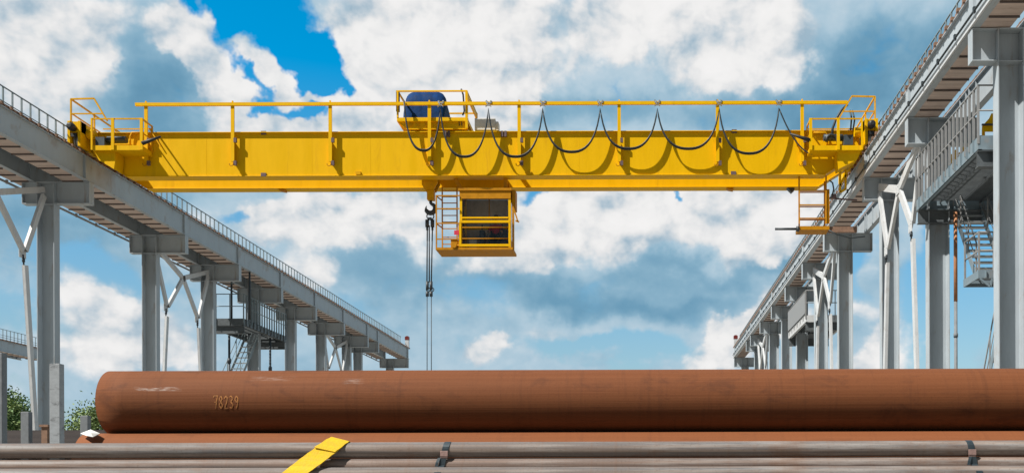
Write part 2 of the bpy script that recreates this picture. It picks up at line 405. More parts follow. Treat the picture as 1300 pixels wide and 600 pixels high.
ORD = ['nearest', 'second nearest', 'third nearest', 'fourth nearest', 'fifth nearest', 'sixth nearest', 'seventh nearest', 'eighth nearest', 'ninth nearest', 'tenth nearest', 'eleventh nearest', 'twelfth nearest']
Z0 = EYE     # heights below are given above the eye and shifted by Z0

# ------------------------------------------------------------------ ground
g = MB()
g._add([(-3000, -800, 0), (3000, -800, 0), (3000, 5000, 0), (-3000, 5000, 0)], [(0, 1, 2, 3)])
tag(g.build('ground', M['ground'], pos=(0, 0, 0)), kind='structure')

# ------------------------------------------------------------------ crane runways
def runway(tagname, inner, sgn, y0, y1, joints, stiff, railx, girder2, deck, conduits, label, hand_mat, top, outer=None):
    """inner: X of the crane girder's face towards the bay; sgn=+1 when that face looks to +X"""
    rw = thing('crane_runway', (inner - sgn*.9, (y0+y1)/2, Z0+11.12), label, 'crane runway', 'crane runways')
    yc = (y0+y1)/2
    w = .18; xc = inner - sgn*.09
    def girder(xm, nm, face_sgn):
        m = MB()
        m.box(xm-.007, xm+.007, y0, y1, Z0+11.145, Z0+11.975)
        m.box(xm-w/2, xm+w/2, y0, y1, Z0+11.12, Z0+11.145); m.box(xm-w/2, xm+w/2, y0, y1, Z0+11.975, Z0+12.0)
        for ys in stiff:
            for s in (-1, 1):
                m.box(xm+s*.007, xm+s*(w/2-.004), ys-.16, ys-.145, Z0+11.145, Z0+11.975)
                m.box(xm+s*.007, xm+s*(w/2-.004), ys+.145, ys+.16, Z0+11.145, Z0+11.975)
            m.box(xm+face_sgn*(w/2-.02), xm+face_sgn*(w/2-.003), ys-.145, ys+.145, Z0+11.15, Z0+11.97)
        # intermediate stiffeners on the hidden side
        y = y0+.75
        while y < y1:
            m.box(xm-face_sgn*.007, xm-face_sgn*(w/2-.02), y-.006, y+.006, Z0+11.145, Z0+11.975); y += 1.5
        return m.build(nm, M['steel'], rw)
    girder(xc, 'crane_girder', sgn)
    girder(girder2, 'crane_girder', -sgn if sgn < 0 else sgn)
    # crane rail with its clamps, on top of the inner girder
    for xm in (xc, girder2):
        m = MB(); m.box(xm-.035, xm+.035, y0, y1, Z0+12.0, Z0+12.12)
        y = y0+.2
        while y < y1:
            for s in (-1, 1): m.box(xm+s*.04, xm+s*.085, y-.055, y+.055, Z0+12.0, Z0+12.075)
            y += .5
        if xm == xc:
            y = y0+.45
            while y < y1:
                e = inner+sgn*.055; m.box(min(e, xm+sgn*.05), max(e, xm+sgn*.05), y-.05, y+.05, Z0+12.002, Z0+12.09); y += .5
        m.build('crane_rail', M['rusty_steel'], rw)
    # deck boards on cross joists
    dx0, dx1 = deck
    m = MB(); y = y0
    while y < y1:
        m.box(dx0, dx1, y+.004, min(y+.746, y1), Z0+11.125, Z0+11.16); y += .75
    nb = len(m.f); y = y0
    while y <= y1:
        m.box(dx0+.002, dx1-.002, y-.022, y+.022, Z0+11.08, Z0+11.123); y += .75
    db = m.build('deck_boards', M['planks'], rw); db.data.materials.append(M['joist'])
    for i_, pg in enumerate(db.data.polygons):
        if i_ >= nb: pg.material_index = 1
    # checker plate walkway on top, and the narrow outer boards beyond the second girder
    a_, b_ = top
    MB().box(a_, b_, y0, y1, Z0+11.925, Z0+11.965).build('walkway_plate', M['grey_dark'], rw)
    if outer:
        m = MB(); y = y0
        while y < y1:
            m.box(outer[0], outer[1], y+.004, min(y+.746, y1), Z0+11.125, Z0+11.16); y += .75
        nb = len(m.f); y = y0
        while y <= y1: m.box(outer[0]+.002, outer[1]-.002, y-.022, y+.022, Z0+11.08, Z0+11.123); y += .75
        db = m.build('outer_boards', M['planks'], rw); db.data.materials.append(M['joist'])
        for i_, pg in enumerate(db.data.polygons):
            if i_ >= nb: pg.material_index = 1
    # handrail
    ht = 13.06
    m = MB()
    for hz, r in ((ht, .024), (12.58, .017), (12.40, .02)):
        m.tube([(railx, y0, Z0+hz), (railx, y1, Z0+hz)], r, 8)
    hr = m.build('handrail', hand_mat, rw)
    pm = MB(); pm.box(-.022, .022, -.022, .022, 0, ht-11.16)
    proto = None; cnt = 0; rest = MB(); y = max(y0, 24.0)+.25
    while y < y1:
        if cnt < 98:
            if proto is None:
                q = MB(); q.box(railx-.022, railx+.022, y-.022, y+.022, Z0+11.16, Z0+ht)
                proto = q.build('post', hand_mat, hr); py = y
            else:
                c = proto.copy(); col.objects.link(c); place(c, WP[proto]+Vector((0, y-py, 0)), hr)
        else: rest.box(railx-.022, railx+.022, y-.022, y+.022, Z0+11.16, Z0+ht)
        cnt += 1; y += .5
    if rest.v: tag(rest.build('post', hand_mat, hr), kind='stuff')
    for (cx, ch, r, mt) in conduits:
        m = MB(); m.tube([(cx, y0, Z0+ch), (cx, y1, Z0+ch)], r, 8)
        y = y0+1
        while y < y1:
            m.box(cx-.03, cx+.03, y-.04, y+.04, Z0+ch-.05, Z0+ch+.09); y += 1.5
        m.build('conduit', M[mt], rw)
    return rw

COLY = [25, 31, 37, 45, 51, 57, 63, 69, 75, 78, 88]
STIFF = COLY
left_rw = runway('L', -19.92, 1, 19.0, 88.5, COLY, STIFF, -20.66, -21.98, (-20.85, -20.104), [(-22.55, 10.92, .045, 'rail_pale')],
    'long grey elevated crane runway on columns left of the yellow crane', M['rail_grey'], (-21.88, -20.11), (-22.72, -22.08))
right_rw = runway('R', 8.10, -1, 19.0, 88.5, COLY, STIFF, 8.62, 10.0, (8.284, 9.02), [(8.02, 11.36, .028, 'cable')],
    'long grey elevated crane runway on columns right of the yellow crane', M['rail_grey'], (8.29, 9.45))
m = MB(); m.box(8.075, 8.095, 19, 88.5, Z0+11.125, Z0+11.32); m.box(8.04, 8.075, 19, 88.5, Z0+11.125, Z0+11.14)
m.build('lower_angle', M['steel_white'], right_rw)
far_rw = runway('F', -51.5, 1, 62.0, 88.5, COLY, [63, 69, 75, 78, 88], -52.1, -53.5, (-52.5, -51.7), [],
    'distant grey crane runway with handrail behind the leftmost brace leg', M['rail_grey'], (-53.4, -51.7))

# ------------------------------------------------------------------ columns
def column(xc, y, bl, br, label, group):
    """H-section column with a bracket arm to either side; bl/br = outer ends of the arms"""
    t = thing('runway_column', (xc, y, 0), label, 'column', group)
    h = .315
    m = MB()
    m.box(xc-h+.025, xc+h-.025, y+.12, y+.138, 0, Z0+11.075)
    for s in (-1, 1): m.box(xc+s*h, xc+s*(h-.025), y-.18, y+.18, 0, Z0+11.075)
    z = 3.0
    m.box(xc-h+.025, xc+h-.025, y-.17, y+.12, Z0+10.30, Z0+10.315); m.box(xc-h, xc+h, y-.18, y+.18, Z0+11.076, Z0+11.10)
    m.build('shaft', M['steel'], t)
    MB().box(xc-.5, xc+.5, y-.35, y+.35, 0.0, .05).build('base_plate', M['steel'], t)
    for e in (bl, br):
        s = -1 if e < xc else 1
        x0 = xc+s*(h+.002); m = MB()
        m.box(x0, e, y-.008, y+.008, Z0+10.335, Z0+11.075)
        m.box(x0, e, y-.16, y+.16, Z0+10.31, Z0+10.335); m.box(x0, e, y-.16, y+.16, Z0+11.075, Z0+11.10)
        m.box(e-s*.02, e, y-.16, y+.16, Z0+10.335, Z0+11.075)
        pass
        m.build('bracket_arm', M['steel'], t)
    return t
pl = column(-21.485, 25, -22.35, -19.90, 'x', 'columns of the left runway')
LN = [('nearest', 25), ]
def label_col(side, i, y):
    lead = {31: '', 37: ''}.get(y, '')
    return lead
near_left = [y for y in COLY]
left_cols = {}
LBL = {25: None, 31: None, 37: 'tall grey steel column at far left, its foot behind the pale square stake',
       45: 'grey steel column of left runway standing over the left end of the big rusty pipe',
       51: 'grey steel column of left runway just left of the access platform',
       57: 'grey steel column of left runway standing behind the access platform railing',
       63: 'grey steel column of left runway just right of the access platform',
       69: 'grey steel column of left runway, second one right of the access platform',
       75: 'grey left runway column, left one of the close pair near the far end',
       78: 'grey left runway column, right one of the close pair near the far end',
       88: 'short looking last column at the far end of left runway'}
RBL = {25: 'widest grey steel column at the right edge of the photo, nearest of all columns',
       31: 'grey right runway column under the far end of the big blue grey platform',
       37: 'grey right runway column between the nearer braces, left of the big platform',
       45: 'grey right runway column just below the right end of the yellow crane, wide and shaded',
       51: 'grey right runway column between far braces and the small far platform',
       57: 'grey right runway column at the far end of the small far platform',
       63: 'grey right runway column, first one left of the small far platform',
       69: 'grey right runway column, second one left of the small far platform',
       75: 'grey right runway column, third one left of the small far platform',
       78: 'grey right runway column, fourth one left of the small far platform',
       88: 'farthest column of the right runway, below the red topped lamp'}
first = None
bpy.data.objects.remove  # (columns that stand wholly outside the picture are not built)
def drop(o):
    for c in list(o.children): drop(c)
    WP.pop(o, None); bpy.data.objects.remove(o)
drop(pl)
protoL = column(-21.485, 37.2, -22.35, -19.90, LBL[37], 'columns of the left runway')
for y in COLY[3:]:
    c = copy_tree(protoL, (0, y-37.2, 0)); c['label'] = LBL[y]
protoR = column(9.015, 25, 8.08, 10.20, RBL[25], 'columns of the right runway')
for y in COLY[1:]:
    c = copy_tree(protoR, (0, y-25, 0)); c['label'] = RBL[y]

# ------------------------------------------------------------------ portal braces between columns
def brace(x, ya, yb, label, s=.21):
    t = thing('portal_brace', (x, (ya+yb)/2, 0), label, 'brace', 'portal braces between columns')
    yc = (ya+yb)/2; C = Vector((x, yc, Z0+9.85)); N1 = Vector((x, ya+1.38, Z0+8.2)); N2 = Vector((x, yb-1.38, Z0+8.2))
    T1 = Vector((x, ya+.19, Z0+10.75)); T2 = Vector((x, yb-.19, Z0+10.75))
    def chan(nm, p, q, w=s):
        d = (q-p).normalized(); side = Vector((1, 0, 0)).cross(d).normalized()
        m = MB(); m.bar(p, q, w, .016, up=side)
        # channel section: web towards the bay, two flanges behind it
        m = MB()
        r = Vector((1, 0, 0))
        m.bar(p, q, .012, w, up=side)
        m.bar(p+side*(w/2-.008)+r*.045, q+side*(w/2-.008)+r*.045, .09, .016, up=side)
        m.bar(p-side*(w/2-.008)+r*.045, q-side*(w/2-.008)+r*.045, .09, .016, up=side)
        m.bar(p+r*.092, q+r*.092, .012, w, up=side)
        return m.build(nm, M['steel_white'], t)
    def along(p, q, a, b):
        return p+(q-p).normalized()*a, q-(q-p).normalized()*b
    chan('strut', *along(T1, C, .02, .14)); chan('strut', *along(T2, C, .02, .14))
    chan('diagonal', *along(C, N1, .14, .12)); chan('diagonal', *along(C, N2, .14, .12))
    chan('arm', *along(T1+Vector((0, 0, -.2)), N1, .02, .12)); chan('arm', *along(T2+Vector((0, 0, -.2)), N2, .02, .12))
    G1 = Vector((x, ya+.40, 0.05)); G2 = Vector((x, yb-.40, 0.05))
    chan('leg', *along(N1, G1, .42, 0)); chan('leg', *along(N2, G2, .42, 0))
    for n, q in (('gusset_plate', C), ('gusset_plate', N1), ('gusset_plate', N2)):
        m = MB(); m.box(x-.03, x-.012, q.y-.2, q.y+.2, q.z-.17, q.z+.15)
        for (a, b) in ((-.12, .08), (.12, .08), (0, -.1)): m.disc((x-.036, q.y+a, q.z+b), .022, .02, 'X', 8)
        m.build(n, M['steel_white'], t)
    for q, G in ((N1, G1), (N2, G2)):
        a, b = along(q, G, .05, 0); d = (G-q).normalized()
        m = MB(); m.tube([a, a+d*.42], .028, 8); m.tube([a+d*.12, a+d*.26], .05, 8)
        m.build('turnbuckle', M['dark_steel'], t)
    return t
brace(-21.45, 31, 37, 'pale steel brace with white arm and long leg at the left edge of the photo')
brace(-21.45, 45, 51, 'pale forked steel brace between the two left columns left of the platform')
brace(-21.45, 69, 75, 'small far steel brace near the close pair of left runway columns')
brace(8.58, 31, 37, 'large white forked steel brace left of the big right platform', .25)
brace(8.58, 45, 51, 'white forked steel brace left of the column under the crane end', .25)
brace(8.58, 69, 75, 'small far steel brace near the far end of the right runway', .25)

# ------------------------------------------------------------------ access platforms
def platform(x0, x1, xr, y0, y1, label, mats, panel=None, pitch=.33):
    """deck edge facing the bay at xr; handrail along it and across the ends"""
    t = thing('access_platform', ((x0+x1)/2, (y0+y1)/2, Z0+8.3), label, 'platform', 'access platforms under the runways')
    hb, ht, rail = 8.31, 8.66, 9.90
    m = MB()
    for xx, s in ((xr, 1 if xr < (x0+x1)/2 else -1), ((x1 if xr == x0 else x0), -1 if xr < (x0+x1)/2 else 1)):
        m.box(xx, xx+s*.012, y0, y1, Z0+hb, Z0+ht)
        m.box(xx, xx+s*.10, y0, y1, Z0+hb, Z0+hb+.014); m.box(xx, xx+s*.10, y0, y1, Z0+ht-.014, Z0+ht)
        y = y0+.3
        while y < y1: m.box(xx-s*.05, xx, y-.006, y+.006, Z0+hb+.02, Z0+ht-.02); y += .5
    m.build('edge_channel', M[mats[0]], t)
    MB().box(x0+.012, x1-.012, y1-.012, y1, Z0+hb, Z0+ht).build('end_channel', M[mats[0]], t)
    m = MB(); m.box(x0+.012, x1-.012, y0, y0+.012, Z0+hb, Z0+ht)
    for k in range(1, 3): m.box(x0+.012+(x1-x0-.03)*k/3-.01, x0+.012+(x1-x0-.03)*k/3+.01, y0-.04, y0, Z0+hb, Z0+ht)
    m.build('end_channel', M[mats[0]], t)
    m = MB(); y = y0+.02
    while y < y1-.05: m.box(x0+.02, x1-.02, y, y+.03, Z0+ht-.055, Z0+ht-.015); y += .075
    for k in range(5): xx = x0+.1+(x1-x0-.2)*k/4; m.box(xx-.012, xx+.012, y0+.02, y1-.02, Z0+ht-.11, Z0+ht-.056)
    m.build('grating', M['grey_dark'], t)
    m = MB()
    for hz in (rail, 9.25): m.tube([(xr, y0, Z0+hz), (xr, y1, Z0+hz)], .024, 8)
    r = m.build('railing', M[mats[1]], t)
    n = int((y1-y0)/pitch); proto = None
    for i in range(n+1):
        y = y0+(y1-y0)*i/n
        if proto is None:
            q = MB(); q.box(xr-.03, xr+.03, y-.016, y+.016, Z0+ht-.2, Z0+rail); proto = q.build('post', M[mats[1]], r)
        else:
            c = proto.copy(); col.objects.link(c); place(c, WP[proto]+Vector((0, y-y0, 0)), r)
    m = MB(); y = y0
    for hz in (rail, 9.28): m.tube([(x0, y0, Z0+hz), (x1, y0, Z0+hz)], .022, 8)
    r2 = m.build('railing', M[mats[1]], t)
    for k in range(4):
        xx = x0+(x1-x0)*k/3
        if abs(xx-xr) > .05: MB().box(xx-.02, xx+.02, y0-.02, y0+.02, Z0+ht-.2, Z0+rail).build('post', M[mats[1]], r2)
    if panel:
        MB().box(xr-.028 if xr > (x0+x1)/2 else xr-.045, xr+.045 if xr > (x0+x1)/2 else xr-.031, y0+.03, y1-.03, Z0+8.75, Z0+9.80).build('mesh_panel', M[panel], t)
    for yb in (y0+.12, y1-.15):
        m = MB(); m.ibeam((x0, yb, Z0+8.10), (x1, yb, Z0+8.10), .40, .22); m.build('support_beam', M['grey_dark'], t)
    return t
platform(8.38, 11.0, 8.38, 25.32, 31.0, 'large blue grey access platform with slatted railing beside the rightmost column', ('steel_blue', 'rail_pale'))
platform(8.38, 10.6, 8.38, 51.7, 57.7, 'small far access platform with panelled railing on the right runway', ('steel_white', 'rail_pale'), 'rail_pale')
platform(-22.3, -20.2, -20.2, 52.2, 58.4, 'dark access platform with railing and ladder under the left runway', ('grey_dark', 'rail_grey'), pitch=.36)
plat = [o for o in bpy.data.objects if o.get('label', '').startswith('dark access platform')][0]
for x_, y_, za, zb2 in ((294, 52.6, 8.66, 11.1), (317, 52.6, 8.66, 11.1)):
    p = at(x_, 400, y_); MB().tube([(p.x, y_, Z0+za), (p.x, y_, Z0+zb2)], .055, 8).build('hanger_rod', M['dark_steel'], plat)
for x_, y_ in ((291, 52.8), (343, 56.5)):
    p = at(x_, 440, y_); m = MB(); m.tube([(p.x, y_, 0), (p.x, y_, Z0+8.3)], .06, 8)
    for z in (3.2, 5.6, 8.0): m.tube([(p.x, y_, z), (p.x, y_, z+.25)], .10, 8)
    m.build('support_post', M['dark_steel'], plat)
m = MB()
for hz in (9.9, 10.45): m.tube([(-22.3, 52.2, Z0+hz), (-20.4, 52.2, Z0+hz)], .022, 8)
m.build('back_rail', M['rail_grey'], plat)
# ------------------------------------------------------------------ stairs
def stairs(p0, p1, width, wdir, label, mt, n=12, rail=True, hand='rail_pale', group='steel stairs at the platforms'):
    p0 = Vector(p0); p1 = Vector(p1); w = Vector(wdir)*width
    t = thing('staircase', (p0+p1)/2, label, 'stairs', group)
    WP[t] = (p0+p1)/2
    for o in (Vector(), w):
        MB().bar(p0+o, p1+o, .02, .20).build('stringer', M[mt], t)
    d = p1-p0; hd = Vector((d.x, d.y, 0)).normalized()
    for i in range(n):
        c = p0+d*((i+.5)/n)+w/2
        m = MB(); m.bar(c-w*.48, c+w*.48, .22, .035); m.build('tread', M['galv'], t)
    if rail:
        for o in (Vector(), w):
            m = MB(); u = Vector((0, 0, 1.0))
            m.tube([p0+o+u, p1+o+u], .022, 8); m.tube([p0+o+u*.5, p1+o+u*.5], .016, 8)
            for k in range(4):
                q = p0+o+d*(k/3.0); m.bar(q, q+u, .036)
            m.build('railing', M[hand], t)
    return t
# right: upper flight from the platform to a landing, lower flight to the ground
stairs((9.5, 31.0, Z0+8.40), (9.5, 28.9, Z0+5.87), .80, (1, 0, 0), 'upper steel stair flight under the big right platform', 'steel_blue', 12)
stairs((10.0, 27.9, Z0+5.62), (10.0, 32.0, 0.1), .75, (1, 0, 0), 'lower steel stair flight partly hidden behind the rightmost column', 'steel_blue', 22)
t = thing('stair_landing', (9.8, 28.3, Z0+5.5), 'small steel landing with handrail between the two right stair flights', 'landing')
m = MB()
for k in range(12): m.box(8.93, 10.7, 27.76+k*.095, 27.81+k*.095, Z0+5.62, Z0+5.65)
m.build('grating', M['grey_dark'], t)
m = MB(); m.box(8.90, 10.73, 27.68, 27.74, Z0+5.45, Z0+5.66); m.box(8.90, 10.73, 28.9, 28.96, Z0+5.45, Z0+5.66); m.box(8.87, 8.90, 27.68, 28.96, Z0+5.45, Z0+5.66)
for k in range(5): m.box(9.05+k*.3, 9.08+k*.3, 27.63, 27.68, Z0+5.45, Z0+5.66)
m.bar((8.92, 27.7, Z0+5.44), (9.2, 27.7, Z0+5.22), .05); m.bar((9.2, 27.7, Z0+5.22), (9.25, 27.7, Z0+5.44), .05)
m.build('frame', M['steel_blue'], t)
m = MB()
for hz in (6.70, 6.2): m.tube([(8.90, 28.9, Z0+hz), (8.90, 27.71, Z0+hz), (10.7, 27.71, Z0+hz)], .024, 8)
for q in ((8.90, 28.9), (8.90, 27.71), (9.3, 27.71), (9.8, 27.71), (10.4, 27.71)): m.box(q[0]-.024, q[0]+.024, q[1]-.024, q[1]+.024, Z0+5.5, Z0+6.72)
m.build('railing', M['rail_pale'], t)
for q in ((10.66, 28.9), (10.66, 27.75)): MB().box(q[0]-.06, q[0]+.06, q[1]-.06, q[1]+.06, -.17, Z0+5.45).build('leg', M['steel_blue'], t)
MB().box(9.62, 9.74, 27.8, 27.92, Z0+5.66, Z0+8.13).build('hanger', M['steel_blue'], t)
t.location += Vector((.28, 0, .17))
# left stair
stairs((-22.0, 57.0, Z0+8.3), (-22.0, 53.4, Z0+4.6), .7, (1, 0, 0), 'steel stair flight hanging under the left access platform', 'rail_grey', 11, hand='rail_grey')
# rusty drain pipe
t = thing('drain_pipe', (9.42, 30.6, 0), 'thin vertical pipe, rusty above and grey below, right of a right runway column', 'pipe')
p = at(1213, 285, 30.6)
MB().tube([(p.x, 30.6, at(0, 386, 30.6).z), (p.x, 30.6, Z0+8.2)], .055, 10).build('upper_pipe', mat('rusty_orange_pipe', (.42, .19, .09), .8, var=.3, scale=8), t)
m = MB(); m.tube([(p.x, 30.6, 0), (p.x, 30.6, at(0, 386, 30.6).z)], .05, 10)
for z in (2, 4, 6): m.tube([(p.x, 30.6, z), (p.x, 30.6, z+.12)], .065, 10)
m.build('lower_pipe', M['stake'], t)
# yellow guard on the right platform
t = thing('safety_guard', (10.3, 28.5, Z0+8.66), 'bright yellow stepped guard on the big platform left of the rightmost column', 'guard')
m = MB()
a = at(1247, 167, 28.5); b = at(1268, 144, 28.5); e = at(1256, 150, 28.5); f_ = at(1247, 160, 28.5)
m.prism([(a.x, a.z), (b.x, a.z), (b.x, b.z), (e.x+.06, b.z), (e.x, e.z), (f_.x, f_.z)], 28.5, 28.53)
m.build('panel', M['yellow'], t)
m = MB(); m.box(a.x-.02, b.x, 28.44, 28.498, a.z+.16, a.z+.20); m.build('bar', M['dark_steel'], t)
MB().box(b.x-.1, b.x-.03, 28.535, 28.6, Z0+8.66, b.z).build('post', M['yellow2'], t)
MB().box(a.x+.02, a.x+.09, 28.535, 28.6, Z0+8.66, a.z+.1).build('post', M['yellow2'], t)
t = thing('safety_guard', (10.6, 32, Z0+8.66), 'smaller yellow slatted guard behind the slatted platform railing', 'guard')
p = at(1222, 200, 32); q = at(1233, 180, 32)
m = MB()
for k in range(4): m.prism([(p.x-.45+k*.2, p.z-.35+k*.18), (p.x-.33+k*.2, p.z-.35+k*.18), (p.x-.33+k*.2, p.z+.12+k*.18), (p.x-.45+k*.2, p.z+.05+k*.18)], 32, 32.04)
m.bar((p.x-.5, 32.06, p.z-.2), (p.x+.4, 32.06, p.z+.55), .05); m.bar((p.x-.1, 32.1, p.z+.1), (p.x-.1, 32.1, Z0+8.66), .06)
m.build('panel', M['yellow'], t)

# warning lamps at the runway ends
for x, lb in ((-20.07, 'small red topped warning lamp at the far end of the left runway'), (8.25, 'small red topped warning lamp at the far end of the right runway')):
    t = thing('warning_lamp', (x, 88.3, Z0+12), lb, 'lamp', 'lamps at the runway ends')
    MB().box(x-.15, x+.15, 88.15, 88.45, Z0+12.0, Z0+12.75).build('pedestal', M['steel_white'], t)
    m = MB(); m.box(x-.17, x+.17, 88.13, 88.47, Z0+12.752, Z0+13.02); m.box(x-.1, x+.1, 88.2, 88.4, Z0+13.02, Z0+13.08); m.build('lens', M['redlamp'], t)

# ------------------------------------------------------------------ the bridge crane
CX = (-19.92+8.10)/2
YN, YF = 37.05, 38.55        # front faces of the two girders
crane = thing('bridge_crane', (CX, 38.2, Z0+12.12), 'long yellow double girder bridge crane spanning between the two runways', 'bridge crane')
def bridge_girder(yf, extra):
    m = MB()
    x0, x1 = -19.78, 7.96
    hb, ht = 11.27, 12.86
    c0, c1 = CX-12.62, CX+12.62
    out = [(x0, ht-.03), (x0, 12.08), (c0, hb+.02), (c1, hb+.02), (x1, 12.08), (x1, ht-.03)]
    m.prism([(x, Z0+z) for x, z in out], yf, yf+.42)
    m.box(x0-.02, x1+.02, yf-.085, yf+.50, Z0+ht-.03, Z0+ht)
    # bottom flange following the taper
    t_ = .022
    for (a, b) in (((x0, 12.08), (c0, hb+.02)), ((c0, hb+.02), (c1, hb+.02)), ((c1, hb+.02), (x1, 12.08))):
        p = Vector((a[0], yf+.21, Z0+a[1]-.012)); q = Vector((b[0], yf+.21, Z0+b[1]-.012))
        m.bar(p, q, .52, t_)
    g_ = m.build('bridge_girder', M['yellow'], crane, bevel=.006)
    return g_
gn = bridge_girder(YN, True); gf = bridge_girder(YF, False)
# splice lugs, patches and brackets on the near girder
for (x, y) in ((335, 169), (335, 222), (932, 167), (931, 220)):
    p = at(x, y, YN); MB().box(p.x-.09, p.x+.09, YN-.055, YN-.002, p.z-.06, p.z+.06).build('splice_lug', M['mauve'], gn)
for x in (568, 640):
    p = at(x, 171, YN); m = MB(); m.box(p.x-.10, p.x-.02, YN-.12, YN-.004, p.z-.1, p.z+.1); m.box(p.x+.02, p.x+.10, YN-.12, YN-.004, p.z-.1, p.z+.1); m.build('cable_clamp', M['mauve'], gn)
for (x, y) in ((355, 239), (925, 237.5), (455, 0), (672, 0)):
    if y:
        p = at(x, y, YF)
        MB().prism([(p.x-.18, p.z+.12), (p.x+.18, p.z+.12), (p.x+.18, p.z-.09), (p.x-.02, p.z-.06)], YF+.02, YF+.30).build('limit_stop', M['brownyellow'], gf)
    else:
        p = at(x, 219, YN); MB().box(p.x-.09, p.x+.09, YN-.06, YN-.002, p.z-.08, p.z+.03).build('splice_lug', M['yellow2'], gn)
# welded vertical seams: thin cover strips
for x in (262, 396, 470, 604, 735, 850, 975):
    p = at(x, 200, YN); MB().box(p.x-.005, p.x+.005, YN-.003, YN-.0005, Z0+11.32, Z0+12.81).build('weld_seam', M['yellow'], gn)
# cross ties between the girders at both ends
for xx in (-19.6, 7.5):
    MB().box(xx, xx+.25, YN+.425, YF-.003, Z0+12.15, Z0+12.80).build('cross_tie', M['yellow'], crane)
# rails for the trolley
for yy in (YN+.21, YF+.21):
    MB().box(-18.3, 6.6, yy-.03, yy+.03, Z0+12.862, Z0+12.95).build('trolley_rail', M['rusty_steel'], crane)

def end_carriage(xc, s):
    """s=+1: left carriage, inner side towards +X"""
    m = MB()
    m.box(xc-.19, xc+.19, 36.35, 40.5, Z0+12.24, Z0+12.80)
    # tall front housing: two cheek plates around the wheel and a cross plate
    for a in (-.24, .13): m.box(xc+a, xc+a+.10, 35.95, 36.85, Z0+12.16, Z0+13.06)
    m.box(xc-.24, xc+.23, 36.0, 36.34, Z0+12.66, Z0+13.05)
    for a in (-.24, .13): m.box(xc+a, xc+a+.10, 39.95, 40.85, Z0+12.16, Z0+12.98)
    m.tube([(xc+s*.26, 36.4, Z0+12.72), (xc+s*.52, 36.4, Z0+12.72)], .17, 14)
    ec = m.build('end_carriage', M['yellow'], crane, bevel=.008)
    for yy in (36.42, 40.4):
        m = MB(); m.disc((xc, yy, Z0+12.42), .30, .10, 'X', 28); m.disc((xc-.07, yy, Z0+12.42), .345, .03, 'X', 28); m.disc((xc+.07, yy, Z0+12.42), .345, .03, 'X', 28)
        m.build('wheel', M['galv'], ec)
    for (yy, d) in ((35.99, -1), (40.86, 1)):
        m = MB(); m.tube([(xc-.03, yy, Z0+12.80), (xc-.03, yy+d*.16, Z0+12.80), (xc-.03, yy+d*.27, Z0+12.80), (xc-.03, yy+d*.31, Z0+12.80)], [.12, .145, .12, .06], 14); m.build('buffer', M['rubber'], ec)
        MB().box(xc-.12, xc+.08, yy-.03 if d < 0 else yy, yy if d < 0 else yy+.03, Z0+12.50, Z0+12.62).build('rail_sweep', M['rubber'], ec)
    # drive: motor and gearbox on the platform
    m = MB(); mx = xc+s*.62
    m.box(mx-s*.02, mx+s*.30, 36.25, 36.75, Z0+12.22, Z0+12.58); m.tube([(mx+s*.32, 36.45, Z0+12.54), (mx+s*1.0, 36.45, Z0+12.54)], .12, 14)
    m.build('drive_motor', M['motor'], ec)
    # cage rail round the carriage top
    m = MB(); r = .026
    A = Vector((xc-s*.13, 36.0, Z0+13.84)); B = Vector((xc+s*.69, 36.0, Z0+13.86)); Cc = Vector((xc+s*1.16, 36.0, Z0+13.06))
    m.bar(A, B, .05); m.bar(B, Cc, .05); m.bar((A.x, 36.0, Z0+12.9), A, .05)
    m.bar((A.x, 36.0, Z0+13.32), (xc+s*1.0, 36.0, Z0+13.32), .04)
    E = Vector((xc-s*.15, 40.7, Z0+13.84))
    m.bar(A, E, .05); m.bar(A-Vector((0, 0, .5)), E-Vector((0, 0, .5)), .04)
    for k in (1, 2, 3): q = A+(E-A)*(k/3.0); m.bar(q, (q.x, q.y, Z0+12.75), .05)
    m.build('cage_rail', M['yellow2'], ec)
    ec.location.y += .4
    return ec
XL, XR = -20.07, 8.25
end_carriage(XL, 1); end_carriage(XR, -1)

